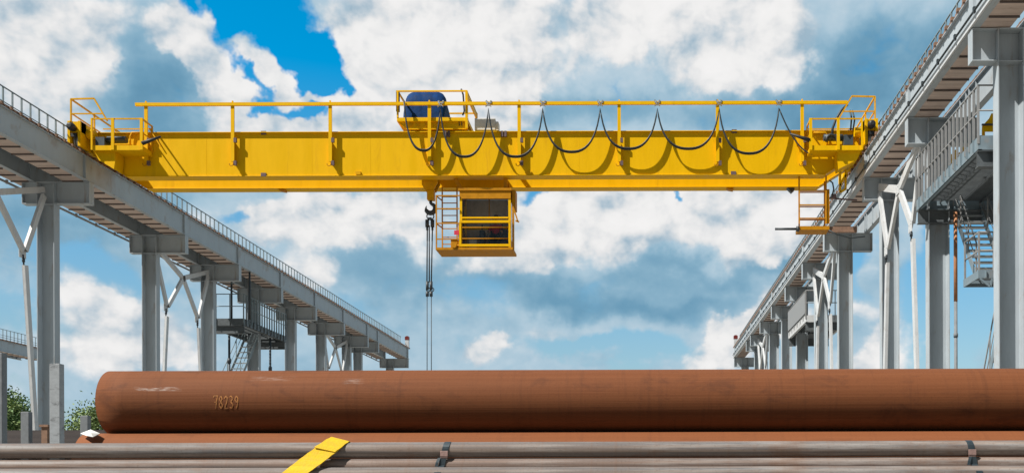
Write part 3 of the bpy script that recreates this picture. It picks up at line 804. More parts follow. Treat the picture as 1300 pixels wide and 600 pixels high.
def end_platform(px0, px1, pxm, s, hook):
    y0, y1 = 36.25, 37.02
    a = at(px0, 151, y0); b = at(px1, 151, y0); mm = at(pxm, 151, y0)
    zf0, zf1, zt = at((px0+px1)/2, 190.5, y0).z, at((px0+px1)/2, 184.5, y0).z, a.z
    x0, x1 = min(a.x, b.x), max(a.x, b.x)
    m = MB(); m.box(x0, x1, y0, y0+.02, zf0, zf1); m.box(x0, x0+.02, y0+.02, y1, zf0, zf1); m.box(x1-.02, x1, y0+.02, y1, zf0, zf1); m.box(x0+.02, x1-.02, y0+.02, y1, zf0, zf0+.02)
    pl = m.build('service_platform', M['yellow'], crane)
    m = MB(); u = .045; zmid = zf1+(zt-zf1)*.48
    m.bar((x0, y0, zt), (x1, y0, zt), u); m.bar((x0, y0, zmid+.18), (x1, y0, zmid+.18), .035) if False else None
    outer = x1 if s > 0 else x0
    m.bar((outer, y0, zt), (outer, y1, zt), u); m.bar((outer, y0, zmid), (outer, y1, zmid), .035)
    m.bar((x0, y1-.03, zt-.10), (x1, y1-.03, zt-.10), .035)
    m.build('rail', M['yellow2'], pl)
    for xx in (x0, mm.x, x1):
        w = .10 if xx != (x0 if s > 0 else x1) else .06
        MB().box(xx-w/2, xx+w/2, y0-.05, y0-.002, zf0, zt+.02).build('post', M['yellow'], pl)
    MB().bar((outer, y1, zt), (outer, y1, zf1), .05).build('post', M['yellow2'], pl)
    # bent hand hoop and inner diagonals
    m = MB(); hx = mm.x+s*.25
    m.tube([(hx, y1-.05, zf1), (hx, y1-.05, zf1+.55), (hx+s*.06, y1-.05, zf1+.70), (hx+s*.5, y1-.05, zf1+.70)], .03, 8)
    m.bar((hx+s*.7, y1-.06, zt-.1), (hx+s*1.1, y1-.06, zf1+.2), .04)
    m.build('hand_hoop', M['yellow2'], pl)
    # slanted bracket box underneath, to the girder taper
    xa = at(pxm, 190, y0).x; xb = x0 if s > 0 else x1
    m = MB()
    m.prism([(xa, zf0-.003), (xb, zf0-.003), (xb+s*.15, zf0-.30), (xa-s*.05, zf0-.62), (xa, zf0-.30)], y0+.15, y1-.02)
    m.build('bracket_box', M['yellow'], pl)
    # dark rubber bumper rod that points into the span
    p = at(hook[0], hook[1], y0); q = at(hook[2], hook[3], y0)
    m = MB(); m.tube([p, p+(q-p)*.35, q], [.075, .06, .035], 10); m.build('bumper_rod', M['rubber'], pl)
end_platform(117, 180, 143.5, 1, (180.5, 182, 204, 173.5))
end_platform(1029, 1094, 1064, -1, (1028, 178, 1003, 170))

# festoon rail on posts, standing off the near girder
YR = YN-.20
zr = at(620, 131.5, YR).z
m = MB(); xa, xb = at(172, 134, YR).x, at(1076, 130, YR).x
m.box(xa, xb, YR-.045, YR+.045, zr-.055, zr+.055)
fr = m.build('festoon_rail', M['yellow'], crane)
for x in (185, 295, 419, 545, 659, 786, 911, 1018.5):
    px_ = at(x, 150, YR).x
    m = MB(); m.box(px_-.06, px_+.06, YR+.0, YR+.05, at(x, 205, YR).z, zr-.058)
    m.box(px_-.012, px_+.012, YR+.05, YN-.002, at(x, 206, YR).z, at(x, 178, YR).z)
    m.bar((px_, YR+.02, zr+.05), (px_, YR+.02, zr+.13), .05)
    po = m.build('post', M['yellow'], fr)
    for yy in (177, 206):
        q = at(x+3.2, yy, YR); m = MB(); m.box(q.x-.05, q.x+.05, YR-.01, YR+.08, q.z-.10, q.z+.06); m.build('bolt_bracket', M['mauve'], po)
    q = at(x-1.5, 208, YR-.02); MB().ring((q.x, q.y, q.z), .07, .014, 'Y', 10, 6, pi*.9, pi*2.1).build('cable_hook', M['brownyellow'], po)

# electrical cabinet behind the near girder
t = thing('electrical_cabinet', (at(618, 160, 38.2).x, 38.2, Z0+12.86), 'light grey electrical cabinet on top of the yellow bridge girder', 'cabinet')
a = at(603, 151, 37.2); b = at(629, 151, 37.2)
MB().box(a.x, b.x, 37.12, 37.55, Z0+12.955, a.z).build('housing', M['box_grey'], t, bevel=.01)
MB().box(b.x+.003, b.x+.11, 37.14, 37.5, Z0+12.955, a.z-.12).build('side_box', M['box_grey'], t)
MB().box(a.x+.05, b.x-.05, 37.16, 37.5, Z0+12.862, Z0+12.953).build('foot', M['grey_dark'], t)

# ------------------------------------------------------------------ trolley
ty0, ty1 = 36.95, 39.2
tl, tr = at(503, 140, ty0).x, at(594, 140, ty0).x
trol = thing('crane_trolley', ((tl+tr)/2, 38.1, Z0+12.95), 'yellow hoist trolley with blue cover on top of the bridge crane', 'crane trolley')
zb, zm, ztp = at(545, 163, ty0).z, at(545, 149, ty0).z, at(545, 115.5, ty0).z
m = MB()
m.prism([(tl, zm), (tl+.02, zm-.12), (tl+.36, zb), (tr-.02, zb), (tr-.02, zm-.12), (tr, zm)], ty0+.10, ty0+.14)
m.box(tl+.3, tr-.05, ty0+.142, ty1, zb+.02, zb+.10)
m.box(tl+.02, tr-.02, ty0, ty1, zm-.14, zm); 
m.prism([(tl+.36, zb), (tr-.02, zb), (tr-.02, zm-.12), (tl+.02, zm-.12)], ty1-.06, ty1-.02)
m.build('frame', M['yellow'], trol, bevel=.01)
m = MB(); u = .05
for (xa, ya) in ((tl+.05, ty0+.02), (tr-.05, ty0+.02), (tl+.05, ty1-.02), (tr-.05, ty1-.02)): m.bar((xa, ya, zb if ya < 38 and xa > tl+1 else zm), (xa, ya, ztp), .06 if xa < tl+1 else .09)
for ya in (ty0+.02, ty1-.02): m.bar((tl, ya, ztp), (tr-.02, ya, ztp), u)
m.bar((tl+.05, ty0, ztp), (tl+.05, ty1, ztp), u); m.bar((tr-.05, ty0, ztp), (tr-.05, ty1, ztp), u)
m.bar((tr-.05, ty0+.02, ztp-.1), (tr-.05, ty1-.02, ztp-.1), .05, .2)
m.build('guard_rail', M['yellow'], trol)
# blue tarpaulin over the hoist drum, with folds
m = MB(); xa, xb = at(513, 130, 37.6).x, at(566, 130, 37.6).x
nx, na = 30, 18; zbase = zm-.02; rz = at(0, 114.5, 37.6).z - zbase
ring = []
for i in range(nx+1):
    t_ = i/nx; x = xa+(xb-xa)*t_
    prof = min(1.0, (1-abs(2*t_-1)**5)**.5) if 0 < t_ < 1 else .0
    prof = .55+.45*prof
    for k in range(na+1):
        th = pi*k/na
        w = 1+.006*sin(7*t_*pi+2*th)+.006*sin(17*t_+5*th)+.008*random.uniform(-1, 1)
        rr = .8+.2*prof
        yy = 38.0-.62*cos(th)*w*rr; zz = zbase+max(0, sin(th))**.40*rz*min(1.0, w)*(prof if prof < 1 else 1)
        ring.append((x+.03*sin(3*th+t_*5), yy, zz))
fs = [(i*(na+1)+k, i*(na+1)+k+1, (i+1)*(na+1)+k+1, (i+1)*(na+1)+k) for i in range(nx) for k in range(na)]
m._add(ring, fs, True)
m.f.append(tuple(range(na+1))); m.smooth.append(False); m.f.append(tuple(nx*(na+1)+k for k in range(na, -1, -1))); m.smooth.append(False)
m.build('tarpaulin', M['tarp'], trol)
m = MB(); m.tube([at(571, 158, 37.2), at(580, 158, 37.2)], .13, 14); m.tube([at(580, 158, 37.2), at(586, 158, 37.2)], .09, 12); m.build('drive_motor', M['yellow2'], trol)
m = MB(); p = at(582, 157, 37.1)
for k in range(4): m.ring((p.x+k*.045, 37.12, p.z+.02), .13, .014, 'X' if k % 2 else 'Y', 14, 6)
m.build('cable_coil', M['cable'], trol)
for xx in (tl+.55, tr-.35):
    for yy in (YN+.21, YF+.21):
        m = MB(); m.disc((xx, yy, Z0+12.95+.125), .125, .07, 'Y', 18); m.build('wheel', M['dark_steel'], trol)
m = MB(); p = at(505, 122, 37.0); m.box(p.x-.06, p.x+.05, 36.98, 37.1, p.z-.55, p.z+.2); m.build('limit_switch', M['dark_steel'], trol)
p = at(587, 130, 37.0); m = MB(); m.tube([(p.x, 37.05, p.z-.45), (p.x+.06, 37.05, p.z-.3), (p.x+.02, 37.05, p.z+.3), (p.x-.05, 37.05, p.z+.5)], .03, 8); m.build('cable_tail', M['rubber'], trol)
m = MB()
for x in (521, 530, 541, 556): p = at(x, 155, ty0); m.box(p.x-.05, p.x+.05, ty0+.07, ty0+.099, p.z-.12, p.z+.12)
m.build('stiffener', M['yellow2'], trol)

# ------------------------------------------------------------------ festoon cable and its hangers
hang = [(559, 135), (620, 134), (689, 133.5), (762, 133.5), (834.5, 133), (913, 133), (989, 133)]
YC = YN-.345
hz_g = 'cable hangers on the yellow rail'
HL = ['small pale cable hanger in front of the trolley with blue cover', 'small pale cable hanger above the grey cabinet', 'small pale cable hanger, third from the left on the yellow rail',
      'small pale cable hanger, fourth from the left on the yellow rail', 'small pale cable hanger, fifth from the left on the yellow rail', 'small pale cable hanger beside a rail post, second from the right', 'rightmost small pale cable hanger on the yellow rail']
proto = None
for i, (x, y) in enumerate(hang):
    p = at(x, y, YC)
    if proto is None:
        t = thing('cable_hanger', (p.x, YC+.1, zr-.2), HL[0], 'cable hanger', hz_g)
        m = MB()
        for s in (-1, 1): m.disc((p.x+s*.08, YR-.055, zr+.065), .035, .016, 'Y', 12); m.bar((p.x+s*.08, YR-.07, zr+.06), (p.x, YC+.06, zr-.12), .02)
        m.bar((p.x-.1, YR-.072, zr), (p.x+.1, YR-.072, zr), .03)
        m.build('trolley_plate', M['galv'], t)
        m = MB(); pts = []
        m.ribbon([(p.x-.1+.2*k/8, YC, zr-.17+.05*sin(pi*k/8)) for k in range(9)], (0, .05, 0), (0, 0, .02)); m.build('saddle', M['galv'], t)
        proto = t; px0 = p.x
    else:
        c = copy_tree(proto, (p.x-px0, 0, 0)); c['label'] = HL[i]
# the cable: drooping loops
def loop(x0, y0, x1, y1, xb, yb, Y, n=22):
    out = []
    for i in range(n+1):
        t_ = i/n
        a = Vector((x0, y0)); c_ = Vector((x1, y1))
        x = x0+(x1-x0)*(.5-.5*cos(pi*t_))*.62+(x1-x0)*t_*.38
        s = 1-abs(2*t_-1)**2.35
        yl = y0+(y1-y0)*t_
        y = yl+(yb-(y0+y1)/2)*s
        out.append(at(x, y, Y))
    return out
path = []
starts = [(513, 128, 559, 137.5, 534, 190)] + [(hang[i][0], 137.5, hang[i+1][0], 137.5, 0, b) for i, b in enumerate((198, 198, 192, 188, 188, 194))] + [(989, 137.5, 1044, 186, 0, 215)]
cab_t = thing('festoon_cable', (at(780, 190, YC).x, YC, at(780, 198, YC).z), 'dark power cable hanging in loops in front of the yellow girder', 'cable')
for off, dz in ((0, 0), (.05, .03)):
    pts = []
    for k, (a, b, c_, d, e, f) in enumerate(starts):
        lp = loop(a, b, c_, d, e, f+dz*60, YC+off)
        if k == len(starts)-1: lp = [at(989+(1040-989)*i/20, 137.5+60*(1-(1-i/20)**2.2)-10*max(0, (i/20-.75)*4)**2, YC+off) for i in range(21)]
        pts += lp if not pts else lp[1:]
    MB().tube(pts, .026, 8).build('cable_strand', M['cable'], cab_t)
# stray cables at the right end
m = MB()
m.tube([at(1076, 133, 36.7), at(1068, 140, 36.7), at(1061, 152, 36.7), at(1057, 163, 36.75), at(1056, 178, 36.8)], .045, 8)
t2 = thing('power_cable', at(1060, 185, 36.7), 'thick dark cable dropping from the right end of the yellow rail', 'cable')
m.build('cable_strand', M['cable'], t2)
m = MB(); m.tube([at(1049, 180, 36.7), at(1050, 174, 36.7), at(1054, 171, 36.7), at(1060, 172, 36.7), at(1063, 178, 36.7), at(1064, 183, 36.7)], .05, 8); m.build('cable_bend', M['cable'], t2)
m = MB(); m.tube([at(1079, 140, 36.9), at(1081, 150, 36.9), at(1080, 165, 36.9)], .03, 8); m.tube([at(1082, 140, 36.9), at(1085, 152, 36.9), at(1083, 165, 36.9)], .03, 8); m.build('cable_drop', M['cable'], t2)

# ------------------------------------------------------------------ operator's cab under the crane
CY0, CY1 = 37.2, 38.25
def cp(x, y): return at(x, y, CY0)
cabn = MB()
xl, xr_ = cp(583.5, 280).x, cp(648.5, 280).x
zt_, zf_, zff = cp(615, 242).z, cp(615, 314.5).z, cp(615, 317.5).z
# frame: posts and beams
m = MB()
for xx in (xl, xr_-.09):
    for yy in (CY0, CY1-.09): m.box(xx, xx+.09, yy, yy+.09, zf_+.002, zt_-.002)
m.box(xl+.092, xr_-.092, CY0-.01, CY0+.05, cp(0, 279).z, cp(0, 277).z)       # upper window sill
gd_ = m; m = MB(); m.box(xl+.0, xr_-.0, CY0-.09, CY0-.045, cp(0, 285.2).z, cp(0, 282).z)                  # guard rail in front
m.box(xl+.0, xr_-.0, CY0-.09, CY0-.045, cp(0, 315).z, cp(0, 312).z)
for xx in (xl, xr_-.07): m.box(xx, xx+.07, CY0-.09, CY0-.045, cp(0, 312.1).z, cp(0, 284.9).z)
for xx in (xl+.02, xr_-.05): m.box(xx, xx+.03, CY0-.046, CY0-.001, cp(0, 285).z, cp(0, 283).z)
fg_ = m; m = gd_
m.box(xl+.092, xr_-.092, CY1-.05, CY1, cp(0, 282).z-.08, cp(0, 280).z)
cab = m.build('operator_cab', M['yellow'], crane); fg_.build('front_guard', M['yellow'], cab)
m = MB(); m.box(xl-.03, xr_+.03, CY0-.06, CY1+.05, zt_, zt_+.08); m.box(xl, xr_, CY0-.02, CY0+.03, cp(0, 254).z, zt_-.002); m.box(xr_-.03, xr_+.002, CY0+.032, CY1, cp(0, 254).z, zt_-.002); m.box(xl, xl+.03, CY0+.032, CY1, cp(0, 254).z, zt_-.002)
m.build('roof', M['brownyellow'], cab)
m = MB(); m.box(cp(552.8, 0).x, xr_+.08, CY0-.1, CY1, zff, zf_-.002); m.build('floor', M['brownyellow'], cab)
m = MB(); m.box(xl+.095, xr_-.095, CY1-.045, CY1-.01, zf_+.01, zt_-.06); m.build('back_wall', M['interior'], cab)
m = MB(); m.box(xl+.02, xr_-.02, CY0+.05, CY1-.02, zt_-.05, zt_-.01); m.build('ceiling', M['interior'], cab)
def pane(nm, x0, x1, y0, y1, z0, z1): MB().box(x0, x1, y0, y1, z0, z1).build(nm, M['glass'], cab)
pane('window', xl+.094, xr_-.094, CY0+.015, CY0+.023, cp(0, 276.5).z, cp(0, 254.3).z)
pane('window', xl+.094, xr_-.094, CY0+.015, CY0+.023, zf_+.02, cp(0, 280.8).z)
pane('window', xr_-.03, xr_-.022, CY0+.1, CY1-.1, zf_+.35, cp(0, 254.3).z)
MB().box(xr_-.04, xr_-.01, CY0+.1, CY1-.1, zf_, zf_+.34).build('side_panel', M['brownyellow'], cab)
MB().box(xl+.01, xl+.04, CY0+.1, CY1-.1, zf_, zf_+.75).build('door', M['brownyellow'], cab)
pane('window', xl+.02, xl+.028, CY0+.1, CY1-.1, zf_+.755, cp(0, 254.3).z)
m = MB(); 
for y in (291, 305): m.tube([(xl+.05, CY0-.06, cp(0, y).z), (xr_-.05, CY0-.06, cp(0, y).z)], .016, 8)
m.tube([(cp(620, 0).x, CY0+.06, cp(0, 254).z), (cp(620, 0).x, CY0+.06, cp(0, 277).z)], .03, 8)
m.build('guard_bar', M['brownyellow'], cab)
# hangers up to the girders
for (x, dx) in ((585, -8), (641, 0)):
    for yy in (CY0+.15, CY1-.2):
        p = cp(x, 240); MB().bar((p.x, yy, zt_+.08), (p.x+dx/35.0, yy, Z0+11.26), .12, .14).build('hanger', M['brownyellow'], cab)
# right side: housing, slim post and the lamp arm
m = MB(); a = cp(649.5, 240); b = cp(654, 264)
m.box(a.x, b.x, CY0+.1, CY0+.6, b.z, a.z); m.build('side_housing', M['brownyellow'], cab)
m = MB(); m.box(cp(648.8, 0).x+.02, cp(650.8, 0).x+.02, CY0-.02, CY0+.03, zff, cp(0, 264).z); m.build('guard_post', M['brownyellow'], cab)
m = MB(); m.bar(cp(652, 264), cp(657.5, 281), .05); m.bar(cp(654.5, 280), cp(659, 281.5), .05); m.build('lamp_arm', M['brownyellow'], cab)
# ladder and its cage at the left of the cab
m = MB()
for x, y0, yy in ((553.5, 250, CY0-.05), (557, 233, CY0+.55), (576, 233, CY0+.55), (582, 286, CY0-.02)):
    m.bar((cp(x, 0).x, yy, cp(0, y0).z), (cp(x, 0).x, yy, zf_), .045)
for y in (250.5, 267, 285.5, 305.5): m.bar((cp(553.5, 0).x, CY0-.05, cp(0, y).z), (xl, CY0-.05, cp(0, y).z), .04)
for y in (251, 286): m.bar((cp(553.5, 0).x, CY0-.05, cp(0, y).z), (cp(557, 0).x, CY0+.55, cp(0, y).z), .035)
for y in (238, 246, 254, 262, 270, 278.5, 287, 298, 307, 316): m.bar((cp(557, 0).x, CY0+.55, cp(0, y).z), (cp(576, 0).x, CY0+.55, cp(0, y).z), .03)
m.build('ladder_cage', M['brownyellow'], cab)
m = MB(); a = cp(572.5, 304); b = cp(581, 319); m.box(a.x, b.x, CY0-.04, CY0+.2, zf_, a.z); m.tube([cp(577, 312)-Vector((0, .05, 0)), cp(577, 312)-Vector((0, .14, 0))], .10, 12); m.tube([cp(581, 312), cp(584, 312)], .06, 10); m.build('junction_box', M['brownyellow'], cab)
m = MB(); a = cp(577, 293); b = cp(583, 298.5); m.box(a.x, b.x, CY0-.08, CY0-.072, b.z, a.z); m.build('red_plate', M['red'], cab)
t = thing('white_panel', cp(598, 312), 'flat white panel inside the crane cab at lower left', 'sheet')
a = cp(593, 301); b = cp(603.5, 312); MB().box(a.x+.02, b.x, CY0+.3, CY0+.306, zf_+.01, a.z-.02).build('plain_white', M['plain_white'], t)  # thin plain white panel behind the lower window
# console
t = thing('control_console', (cp(630, 0).x, 37.75, zf_), 'dark control console inside the crane cab', 'console')
m = MB(); m.box(cp(632, 0).x, cp(643, 0).x, 37.5, 37.9, zf_, zf_+.75); m.bar((cp(636, 0).x, 37.55, zf_+.75), (cp(635, 0).x, 37.5, zf_+.95), .04); m.build('cabinet', M['dark_steel'], t)
m = MB(); m.box(cp(606, 0).x, cp(612, 0).x, 37.5, 37.9, zf_, zf_+.72); m.bar((cp(609, 0).x, 37.55, zf_+.72), (cp(610, 0).x, 37.5, zf_+.92), .04); m.build('cabinet', M['dark_steel'], t)

# operator: one skinned body, seated, arms forward to the levers
def person(px, py, pz):
    t = thing('person', (px, py, pz), 'crane operator in a red shirt sitting inside the yellow cab', 'person')
    def skin(nm, verts, edges, radii, mt):
        me = bpy.data.meshes.new(nm); me.from_pydata([Vector(v) for v in verts], edges, [])
        o = bpy.data.objects.new(nm, me); col.objects.link(o); place(o, (px, py, pz), t)
        sk = o.modifiers.new('skin', 'SKIN'); sk.use_smooth_shade = True
        for i, r in enumerate(radii): me.skin_vertices[0].data[i].radius = (r, r)
        me.skin_vertices[0].data[0].use_root = True
        o.modifiers.new('sub', 'SUBSURF').levels = 1; o.modifiers['sub'].render_levels = 1
        me.materials.append(mt); return o
    s = .46
    # body (skin): pelvis, spine, neck, head, arms with hands, legs
    V = [(0,0,s+.05),(0,.02,s+.22),(0,.03,s+.42),(0,.0,s+.55),(0,-.02,s+.63),(0,-.03,s+.74),(0,-.03,s+.83),
         (-.19,.02,s+.47),(-.26,-.06,s+.24),(-.25,-.30,s+.18),(-.25,-.40,s+.20),(.19,.02,s+.47),(.26,-.06,s+.24),(.25,-.30,s+.18),(.25,-.40,s+.20),
         (-.11,-.05,s+.03),(-.13,-.42,s+.05),(-.13,-.42,.08),(-.13,-.55,.05),(.11,-.05,s+.03),(.13,-.42,s+.05),(.13,-.42,.08),(.13,-.55,.05)]
    E = [(0,1),(1,2),(2,3),(3,4),(4,5),(5,6),(2,7),(7,8),(8,9),(9,10),(2,11),(11,12),(12,13),(13,14),(0,15),(15,16),(16,17),(17,18),(0,19),(19,20),(20,21),(21,22)]
    R = [.13,.12,.13,.06,.055,.095,.08,.06,.045,.035,.03,.06,.045,.035,.03,.085,.06,.045,.035,.085,.06,.045,.035]
    body = skin('body', V, E, R, M['skin'])
    Vs = [V[0], V[1], V[2], (0,.02,s+.50), V[7], (-.25,-.05,s+.27), V[11], (.25,-.05,s+.27)]
    skin('shirt', Vs, [(0,1),(1,2),(2,3),(2,4),(4,5),(2,6),(6,7)], [.155,.145,.16,.10,.085,.065,.085,.065], M['red'])
    Vt = [V[0], V[15], V[16], (-.13,-.42,.14), V[19], V[20], (.13,-.42,.14)]
    skin('trousers', Vt, [(0,1),(1,2),(2,3),(0,4),(4,5),(5,6)], [.15,.10,.075,.06,.10,.075,.06], M['trouser'])
    m = MB(); c = Vector((px, py-.02, pz+s+.80))
    m.tube([c+Vector((0, .01, -.03)), c+Vector((0, .01, .03)), c+Vector((0, .0, .075)), c+Vector((0, 0, .095))], [.098, .10, .075, .02], 14); m.build('hair', M['hair'], t)
    m = MB()
    for sx in (-1, 1): m.tube([(px+sx*.033, py-.118, pz+s+.755), (px+sx*.033, py-.128, pz+s+.755)], .011, 8)
    m.tube([(px-.03, py-.112, pz+s+.69), (px+.03, py-.112, pz+s+.69)], .008, 6); m.build('eyes_and_mouth', M['hair'], t)
    m = MB(); m.tube([(px, py-.11, pz+s+.745), (px, py-.14, pz+s+.72)], [.01, .016], 8)
    for sx in (-1, 1): m.tube([(px+sx*.095, py-.03, pz+s+.76), (px+sx*.10, py-.02, pz+s+.71)], .018, 8)
    m.build('nose_and_ears', M['skin'], t)
    # five fingers on each hand, curled round the lever heads
    for sx in (-1, 1):
        m = MB()
        for k in range(4):
            bx = px+sx*.25-.03+k*.02; L = (.05, .06, .056, .045)[k]
            m.tube([(bx, py-.40, pz+s+.21), (bx, py-.40-L*.6, pz+s+.215), (bx, py-.40-L*.8, pz+s+.185), (bx, py-.40-L*.3, pz+s+.165)], .009, 6)
        m.tube([(px+sx*.22, py-.385, pz+s+.20), (px+sx*.205, py-.42, pz+s+.19), (px+sx*.225, py-.445, pz+s+.175)], .010, 6)
        m.build('fingers', M['skin'], body)
person(cp(624.5, 0).x+.05, 37.80, zf_)
t = thing('operator_chair', (cp(624, 0).x+.05, 38.0, zf_), 'dark chair under the crane operator inside the cab', 'chair')
xx = WP[t].x
MB().box(xx-.24, xx+.24, 37.62, 38.02, zf_+.34, zf_+.42).build('seat', M['trouser'], t)
MB().box(xx-.22, xx+.22, 38.04, 38.09, zf_+.45, zf_+1.0).build('backrest', M['trouser'], t)
MB().tube([(xx, 37.9, zf_), (xx, 37.9, zf_+.34)], .05, 10).build('pedestal', M['dark_steel'], t)

# ------------------------------------------------------------------ inspection cage at the right end
q0 = 37.25
def ip(x, y): return at(x, y, q0)
m = MB(); m.box(ip(1013, 0).x, ip(1052, 0).x, q0-.02, q0+.72, ip(1030, 291.5).z, ip(1030, 287).z)
ic = m.build('inspection_cage', M['brownyellow'], crane)
m = MB()
for x, yy in ((1013.8, 0), (1017.5, .7), (1048, 0), (1050.5, .7)): m.bar((ip(x, 0).x, q0+yy, ip(0, 287).z), (ip(x, 0).x, q0+yy, Z0+11.3), .05)
for y in (242, 260, 277): m.bar((ip(1013.8, 0).x, q0, ip(1030, y).z), (ip(1048, 0).x, q0, ip(1030, y).z), .04)
for y in (237, 255.5, 272.5): m.bar((ip(1017.5, 0).x, q0+.7, ip(1030, y).z), (ip(1050.5, 0).x, q0+.7, ip(1030, y).z), .04)
for y in (242, 277): m.bar((ip(1013.8, 0).x, q0, ip(1030, y).z), (ip(1017.5, 0).x, q0+.7, ip(1030, y-4).z), .035)
m.build('railing', M['brownyellow'], ic)
m = MB(); m.box(ip(1047, 0).x, ip(1052.5, 0).x, q0+.02, q0+.06, ip(0, 286.5).z, ip(0, 243).z); m.build('side_panel', M['brownyellow'], ic)
m = MB(); m.box(ip(1052.2, 0).x, ip(1088, 0).x, q0+.1, q0+.25, ip(1070, 293.5).z, ip(1070, 286.5).z); m.build('collector_beam', M['rusty_steel'], ic)
m = MB(); m.tube([ip(984, 290.5), ip(1013, 290.5)], .045, 8); m.tube([ip(1011, 290.5), ip(1014.5, 290.5)], .10, 10); m.build('side_rod', M['dark_steel'], ic)
m = MB(); m.tube([ip(1053, 229), ip(1057, 232), ip(1058.5, 240), ip(1056.5, 248), ip(1053, 252)], .028, 8); m.tube([ip(1052, 292), ip(1062, 297), ip(1080, 302), ip(1098, 300)], .025, 8); m.build('cage_cable', M['cable'], ic)
m = MB(); m.box(ip(1055, 0).x, ip(1061, 0).x, q0, q0+.2, ip(0, 254).z, ip(0, 249).z); m.tube([ip(1060, 252), ip(1088, 254)], .03, 8); m.build('current_collector', M['mauve'], ic)
m = MB()
for (a, b) in (((1066.5, 212), (1066.5, 244)), ((1073.5, 206), (1073.5, 240)), ((1066.5, 244), (1073.5, 240)), ((1066.5, 236), (1073.5, 222))): m.bar(at(*a, 37.4), at(*b, 37.4), .07)
m.build('collector_frame', M['yellow'], crane)
m = MB(); a = ip(1006, 233.5); a.z = Z0+11.18; m.prism([(a.x, a.z+.09), (a.x+.28, a.z+.09), (a.x+.28, a.z), (a.x+.18, a.z-.09)], q0+1.35, q0+1.6); m.build('rail_stop', M['dark_steel'], crane)

# ------------------------------------------------------------------ hook and slings
hy = 37.95
def hp(x, y): return at(x, y, hy)
hk = thing('crane_hook', (hp(546, 0).x, hy, hp(0, 275).z), 'yellow hook block with dark hook hanging beneath the bridge crane', 'crane hook')
m = MB(); 
pts = [hp(537, 225), hp(557, 225), hp(557.5, 233), hp(552.5, 242.5), hp(540.5, 242.5), hp(537, 236)]
m.prism([(p.x, p.z) for p in pts], hy-.22, hy-.17); m.prism([(p.x, p.z) for p in pts], hy+.17, hy+.22)
m.box(hp(538, 0).x, hp(556.5, 0).x, hy-.168, hy+.168, hp(0, 228).z, hp(0, 226).z)
m.build('sheave_block', M['yellow2'], hk)
m = MB()
for dy in (-.09, 0, .09): m.disc((hp(547, 0).x, hy+dy, hp(0, 233).z), .20, .06, 'Y', 24)
m.build('sheave', M['dark_steel'], hk)
m = MB(); m.box(hp(542, 0).x, hp(551, 0).x, hy-.14, hy+.14, hp(0, 256).z, hp(0, 242.8).z); m.build('swivel', M['yellow2'], hk, bevel=.02)
m = MB()
c = hp(546.5, 264.5); R = .17; path = [hp(546.8, 255), hp(546.8, 257.5)]
for k in range(15):
    a = pi*.42-(1.62*pi)*k/14; path.append(Vector((c.x+R*cos(a), hy, c.z+R*sin(a))))
m.tube(path, [.055, .06]+[.06+.03*sin(pi*k/14) if k < 12 else .06-.018*(k-11) for k in range(15)], 10)
m.build('hook', M['dark_steel'], hk)
m = MB()
for dx in (-.10, .10): m.tube([(hp(547, 0).x+dx*1.9, hy+dx*.5, hp(0, 233).z), (hp(547, 0).x+dx*1.9, hy+dx*.5, Z0+13.1)], .014, 6)
m.build('hoist_rope', M['dark_steel'], hk)
sl = thing('lifting_sling', (hp(545.5, 0).x, hy, hp(0, 470).z), 'pair of dark wire slings hanging from the crane hook', 'sling')
m = MB()
m.ring((hp(545.5, 0).x, hy, hp(0, 276).z), .13, .022, 'Y', 16, 6)
for x0, x1 in ((545, 542.3), (546.5, 549)): m.tube([hp(x0, 276), hp(x1, 282)], .035, 8); m.tube([hp(x1, 279), hp(x1, 288)], .07, 10); m.tube([hp(x1, 288), hp(x1, 292)], .04, 8)
m.build('master_link', M['dark_steel'], sl)
for x0, x1 in ((542.5, 542), (545, 545), (549, 547.6)):
    m = MB(); m.tube([hp(x0, 286), hp(x1, 358)], .024, 8); m.build('rope_leg', M['dark_steel'], sl)
m = MB()
for x in (542.5, 547.3): m.tube([hp(x, 357), hp(x, 368)], .055, 10); m.tube([hp(x, 370), hp(x, 376)], .06, 10); m.ring((hp(x, 0).x, hy, hp(0, 369).z), .07, .02, 'Y', 12, 6)
m.build('coupling', M['dark_steel'], sl)
for x in (542.2, 547.6):
    m = MB(); m.tube([hp(x, 374), hp(x, 560)], .016, 6); m.build('rope_tail', M['dark_steel'], sl)

# ------------------------------------------------------------------ foreground pipes
def hpipe(name, x0, x1, y, z, r, material, label, group, wall=.02, n=72):
    m = MB(); o = Vector((x0, y, z))
    nx = 40; vs = []
    for i in range(nx+1):
        x = x0+(x1-x0)*i/nx
        for k in range(n): a = 2*pi*k/n; vs.append((x, y+r*cos(a), z+r*sin(a)))
    fs = [(i*n+k, i*n+(k+1) % n, (i+1)*n+(k+1) % n, (i+1)*n+k) for i in range(nx) for k in range(n)]
    m._add(vs, fs, True)
    b = len(m.v); ri = r-wall
    for x in (x0, x1):
        for k in range(n): a = 2*pi*k/n; m.v.append((x, y+ri*cos(a), z+ri*sin(a)))
    for k in range(n): m.f.append((b+k, b+n+k, b+n+(k+1) % n, b+(k+1) % n)); m.smooth.append(True)
    for k in range(n): m.f.append((k, (k+1) % n, b+(k+1) % n, b+k)); m.smooth.append(False); m.f.append((nx*n+k, b+n+k, b+n+(k+1) % n, nx*n+(k+1) % n)); m.smooth.append(False)
    ob = m.build(name, material, pos=(0, y, z))
    return tag(ob, label, 'pipe', group)
YB = 11.7; RB = .362
c = at(700, 509.5, YB); zc_top = c.z
xl_ = at(127.5, 510, YB-.25).x
big = hpipe('steel_pipe', xl_, xl_+11.8, YB, c.z, RB, M['pipe_top'], 'big rusty brown steel pipe on top of the stack with painted number', 'large rusty pipes')
c2 = at(700, 588.5, YB-.12)
xl2 = at(104, 556, YB-.3).x
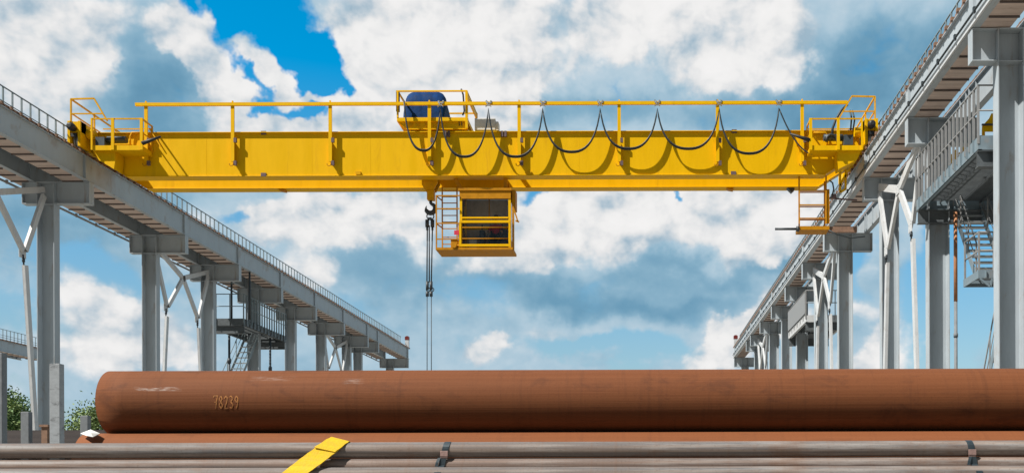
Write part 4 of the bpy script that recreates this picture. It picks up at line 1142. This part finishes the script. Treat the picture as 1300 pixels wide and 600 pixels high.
hpipe('steel_pipe', xl2, xl2+11.8, YB-.16, zc_top-2*RB+.008, RB, M['pipe_low'], 'rusty steel pipe below the big top pipe, only its bright upper edge showing', 'large rusty pipes')
# painted number, as strokes on the curved surface
GL = {'7': [[(0, .86), (0, 1), (1.05, 1), (.45, 0)], [(.15, .5), (.95, .5)]], '8': [[(.5, .53), (.08, .76), (.5, 1), (.92, .76), (.5, .53), (0, .25), (.5, 0), (1, .25), (.5, .53)]],
      '2': [[(.05, .78), (.45, 1), (.95, .8), (.75, .52), (0, 0), (1, 0)]], '3': [[(.05, .9), (.5, 1), (.95, .78), (.4, .53), (1, .28), (.5, 0), (0, .12)]],
      '9': [[(.9, .6), (.5, .48), (.08, .72), (.5, 1), (.95, .8), (.85, .3), (.3, 0)]]}
m = MB(); xs0 = at(271.5, 511, YB-RB).x; cw, gap, hh = .039, .0185, .138
top_a = math.asin(max(-1, min(1, (at(290, 502, YB-RB*.98).z-zc_top)/RB)))
def cyl(u, v, lift):
    a = top_a-(1-v)*hh/RB
    return Vector((u, YB-(RB+lift)*cos(a), zc_top+(RB+lift)*sin(a)))
for i, ch in enumerate('78239'):
    for st in GL[ch]:
        for (p, q) in zip(st[:-1], st[1:]):
            d = Vector((q[0]-p[0], (q[1]-p[1])*hh/cw)); d.normalize(); nrm = Vector((-d.y, d.x))*.0062
            for k in range(3):
                a = k/3; b = (k+1)/3
                A = (p[0]+(q[0]-p[0])*a, p[1]+(q[1]-p[1])*a); B = (p[0]+(q[0]-p[0])*b, p[1]+(q[1]-p[1])*b)
                w = random.uniform(.75, 1.2)
                quad = []
                for (e, s) in ((A, -1), (B, -1), (B, 1), (A, 1)):
                    quad.append((xs0+i*(cw+gap)+e[0]*cw+nrm.x*s*w, e[1]+nrm.y*s*w/hh))
                vs = [cyl(u, v, .0015) for u, v in quad]+[cyl(u, v, .0030) for u, v in quad]
                m._add(vs, [(4,5,6,7),(0,1,5,4),(1,2,6,5),(2,3,7,6),(3,0,4,7)])
m.build('painted_number', M['chalk'], big)

# bundle of small grey pipes in front
YP, RP = 7.0, .0530
gp = 'small grey pipes in the front bundle'
z1 = at(650, 570.2, YP).z
hpipe('bundled_pipe', -5.3, 5.9, YP, z1, RP, M['pipe_grey_a'], 'grey rust streaked pipe, topmost of the bundle across the bottom of the photo', gp, .006, 40)
hpipe('bundled_pipe', -5.2, 5.8, YP-.004, z1-.1075, RP, M['pipe_grey_b'], 'brownish grey pipe, second from top in the front bundle', gp, .006, 40)
hpipe('bundled_pipe', -5.4, 5.7, YP-.092, z1-.1075-.0655, RP, M['pipe_grey_a'], 'bluish grey pipe along the very bottom edge of the photo, lowest visible in bundle', gp, .006, 40)

zl = z1-.1075-.0655-RP
tag(MB().box(-7.5, 9.0, 6.86, 13.4, 0, zl-.16).build('bounce_block_plinth', mat('bounce_block_dark', (.07, .065, .06), .95, var=.25, scale=3), bevel=.01), 'unseen dark plinth added beneath the pipe stacks to stop ground bounce', 'plinth')  # unseen block, added to stop ground bounce and carry the stacks
for k_, (xx_, w_) in enumerate(((-4.6, 'left'), (0.3, 'middle'), (5.0, 'right'))):
    tag(MB().box(xx_-.06, xx_+.06, 6.87, 7.12, zl-.159, zl-.001).build('timber_sleeper', M['planks'], bevel=.006), 'timber sleeper under the front pipe bundle, %s one of three' % w_, 'sleeper', 'sleepers under the bundle')
# steel bands round the bundle
def band(x, x2, label):
    t = thing('steel_band', (x, YP, z1-.3), label, 'strap', 'steel bands on the bundle')
    def X(z): return x+(x2-x)*(z1-z)/.2
    pts = []
    r = RP+.002
    for a in (100, 115, 130, 145, 160, 175): # over the crown of the top pipe, at the front
        aa = radians(a); pts.append(Vector((0, YP+r*cos(aa), z1+r*sin(aa))))
    pts.append(Vector((0, YP-.004-r, z1-.1075)))
    r3 = r
    for a in (165, 180, 195, 215): aa = radians(a); pts.append(Vector((0, YP-.092+r3*cos(aa), z1-.173+r3*sin(aa))))
    pts = [Vector((X(p.z), p.y, p.z)) for p in pts]
    m = MB(); m.ribbon(pts, (.0215, 0, 0), (0, -.003, .001)); b = m.build('band', M['strap'], t)
    m = MB(); zc = z1-.028; m.box(X(zc)-.026, X(zc)+.026, YP-RP-.014, YP-RP-.006, zc-.019, zc+.019); m.box(X(zc)-.024, X(zc)+.024, YP-RP-.010, YP-RP-.003, zc-.03, zc-.0195); m.build('seal', M['clip'], t, bevel=.002)
    m = MB(); zq = z1-.085; m.ribbon([Vector((X(zq)-.02, YP-RP-.006, zq+.03)), Vector((X(zq)-.032, YP-RP-.018, zq-.002)), Vector((X(zq)-.038, YP-RP-.022, zq-.03))], (.010, 0, 0), (0, -.002, 0)); m.build('loose_end', M['strap'], t)
xa = at(565, 570, YP-.06).x; band(xa, xa-.045, 'dark steel band strapped round the grey pipes near the middle of the photo')
xa = at(1233.5, 570, YP-.06).x; band(xa, xa+.03, 'dark steel band strapped round the grey pipes at the right edge')
# yellow textile sling lying over the bundle
t = thing('webbing_sling', at(420, 562, 6.9), 'bright yellow textile sling draped over the front grey pipes', 'sling')
def edges(Ls, Rs, Ys, n=4):
    P = []; W = []
    for i in range(len(Ls)-1):
        for k in range(n+(i == len(Ls)-2)):
            f = k/n; Y = Ys[i]+(Ys[i+1]-Ys[i])*f
            l = at(Ls[i][0]+(Ls[i+1][0]-Ls[i][0])*f, Ls[i][1]+(Ls[i+1][1]-Ls[i][1])*f, Y)
            q = at(Rs[i][0]+(Rs[i+1][0]-Rs[i][0])*f, Rs[i][1]+(Rs[i+1][1]-Rs[i][1])*f, Y)
            j = Vector((0, random.uniform(-.003, .003), random.uniform(-.002, .002)))
            P.append((l+q)/2+j); W.append((q-l)/2)
    return P, W
fine, fw = edges([(332, 620), (358, 600), (380, 583), (402, 567)], [(364, 620), (391, 600), (412, 585), (430, 571)], [6.79, 6.825, 6.88, 6.925])
m = MB(); m.ribbon(fine, fw, (0, -.004, .003)); m.build('lower_ply', M['webbing_y'], t)
up, uw = edges([(399, 567.5), (409.5, 561), (420.6, 554.6), (423, 555.8), (424, 575)], [(425.5, 573.5), (435, 566.5), (443.5, 560.2), (445.5, 561.6), (446, 578)], [6.908, 6.94, 6.985, 7.04, 7.07])
m = MB(); m.ribbon(up, uw, (0, -.005, .004)); m.build('upper_ply', M['webbing_y'], t)
wv = fw[0]
# torn white sheet at the end of the lower pipe
m = MB(); P_ = [at(102, 549.5, 11.3), at(115, 544.5, 11.45), at(127, 549.5, 11.3), at(118, 554, 11.2), at(110, 552.5, 11.2)]
ctr = at(115.5, 549, 11.22)
m._add([*P_, ctr], [(0, 1, 5), (1, 2, 5), (2, 3, 5), (3, 4, 5), (4, 0, 5)])
o = m.build('white_sheet', M['plain_white']); s = o.modifiers.new('solid', 'SOLIDIFY'); s.thickness = .004
tag(o, 'crumpled white sheet at the left end of the rusty pipes', 'sheet')

# ------------------------------------------------------------------ stakes, dark stack and bits at the left
def stake(xa, xb, xside, ytop, Y, label, mt, name='stack_stake'):
    a = at(xa, ytop, Y); b = at(xb, ytop, Y); d = .8*(b.x-a.x)
    m = MB(); m.box(a.x, b.x, Y, Y+d, 0, a.z)
    o = m.build(name, M[mt], bevel=.012); return tag(o, label, 'stake', 'stakes of the pipe racks')
stake(62.5, 75.8, 81, 461, 19.4, 'pale grey square steel stake with dark scuffs, in front of the left column', 'concrete')
stake(26, 36.5, 0, 522, 21.5, 'short dark grey stake between the brace leg and the left photo edge', 'stake')
stake(101.5, 111.5, 0, 527, 21.5, 'short dark grey stake in front of the small trees near the pipe end', 'stake')
stake(-11, 2.6, 0, 447, 18.5, 'tall dark grey stake at the very left edge of the photo', 'stake')
gd = 'dark stored pipes at the left'
tops = [(545.5, 23.0, .26, 'dark stored pipe with rusty top edge behind the stakes at lower left'), (553.5, 22.4, .26, 'dark stored pipe in the lower left, second below the rusty edged one'), (561, 21.9, .26, 'dark stored pipe in the lower left, lowest one just above the front bundle')]
for i, (yt, Y, r, lb) in enumerate(tops):
    p = at(60, yt, Y); x1 = at(150, yt, Y).x
    hpipe('stored_pipe', x1-11.5, x1, Y, p.z-r, r, M['pipe_dark'], lb, gd, .012, 36)
t = thing('rack_bracket', at(57, 560, 22.0), 'small rusty brown bracket at the foot of the left column', 'bracket')
a = at(52.5, 541.5, 21.4); b = at(60, 565, 21.4)
MB().box(a.x, b.x, 21.4, 21.5, 0, a.z).build('upright', M['rusty_steel'], t); MB().box(a.x-.03, b.x+.03, 21.37, 21.52, a.z+.002, a.z+.05).build('cap', M['rusty_steel'], t)

# ------------------------------------------------------------------ trees far left
def tree(x, y, h, spread, label, seed, leafmat, n=9000, crown_base=.28):
    rnd = random.Random(seed)
    t = thing('leafy_tree', (x, y, 0), label, 'tree', 'trees beyond the yard')
    m = MB(); m.tube([(x, y, 0), (x+.1, y, h*.35), (x-.05, y, h*.65), (x, y, h*.92)], [.22, .16, .10, .03], 10)
    tips = []
    for k in range(15):
        z = h*rnd.uniform(.25, .9); a = rnd.uniform(0, 2*pi); L = spread*rnd.uniform(.45, 1.0)*(1.15-z/h*.75)
        e = Vector((x+L*cos(a), y+L*sin(a), z+L*rnd.uniform(.3, .8)))
        m.tube([(x, y, z), (Vector((x, y, z))+e)/2+Vector((0, 0, .15)), e], [.07, .045, .015], 6)
        tips += [e, (Vector((x, y, z))+e*2)/3]
    m.build('trunk', M['trunk'], t)
    tips.append(Vector((x, y, h*.95)))
    for nm, mt, share in (('crown', leafmat, .6), ('crown', 'leaf_b', .4)):
        m = MB()
        clumps = [(c+Vector((rnd.gauss(0, .35), rnd.gauss(0, .35), rnd.gauss(0, .35))), rnd.uniform(.35, .8)) for c in tips for _ in range(3)]
        for i in range(int(n*share)):
            c, r = rnd.choice(clumps)
            p = c+Vector((rnd.gauss(0, r*.5), rnd.gauss(0, r*.5), rnd.gauss(0, r*.45)))
            s = rnd.uniform(.06, .12); u = Vector((rnd.gauss(0, 1), rnd.gauss(0, 1), rnd.gauss(0, 1))).normalized(); v = u.orthogonal().normalized()
            m._add([p-u*s, p+v*s*.5, p+u*s, p-v*s*.5], [(0, 1, 2, 3)])
        m.build(nm, M[mt], t)
def tree_at(px_, ytop, Y, spread, label, seed, lm, n=9000):
    p = at(px_, ytop, Y); tree(p.x, Y, p.z*.93, spread, label, seed, lm, n)
tree_at(5, 484, 62, 1.5, 'dark green leafy tree at the far left edge, tallest of the trees', 3, 'leaf_a')
tree_at(-14, 500, 66, 1.6, 'dark green tree mostly outside the left edge of the photo', 5, 'leaf_a', 3500)
tree_at(124, 505, 66, 1.4, 'light green leafy tree right beside the left end of the big rusty pipe', 8, 'leaf_b')
tree_at(100, 521, 70, 1.3, 'low green tree behind the short stake near the big pipe', 11, 'leaf_b', 3500)
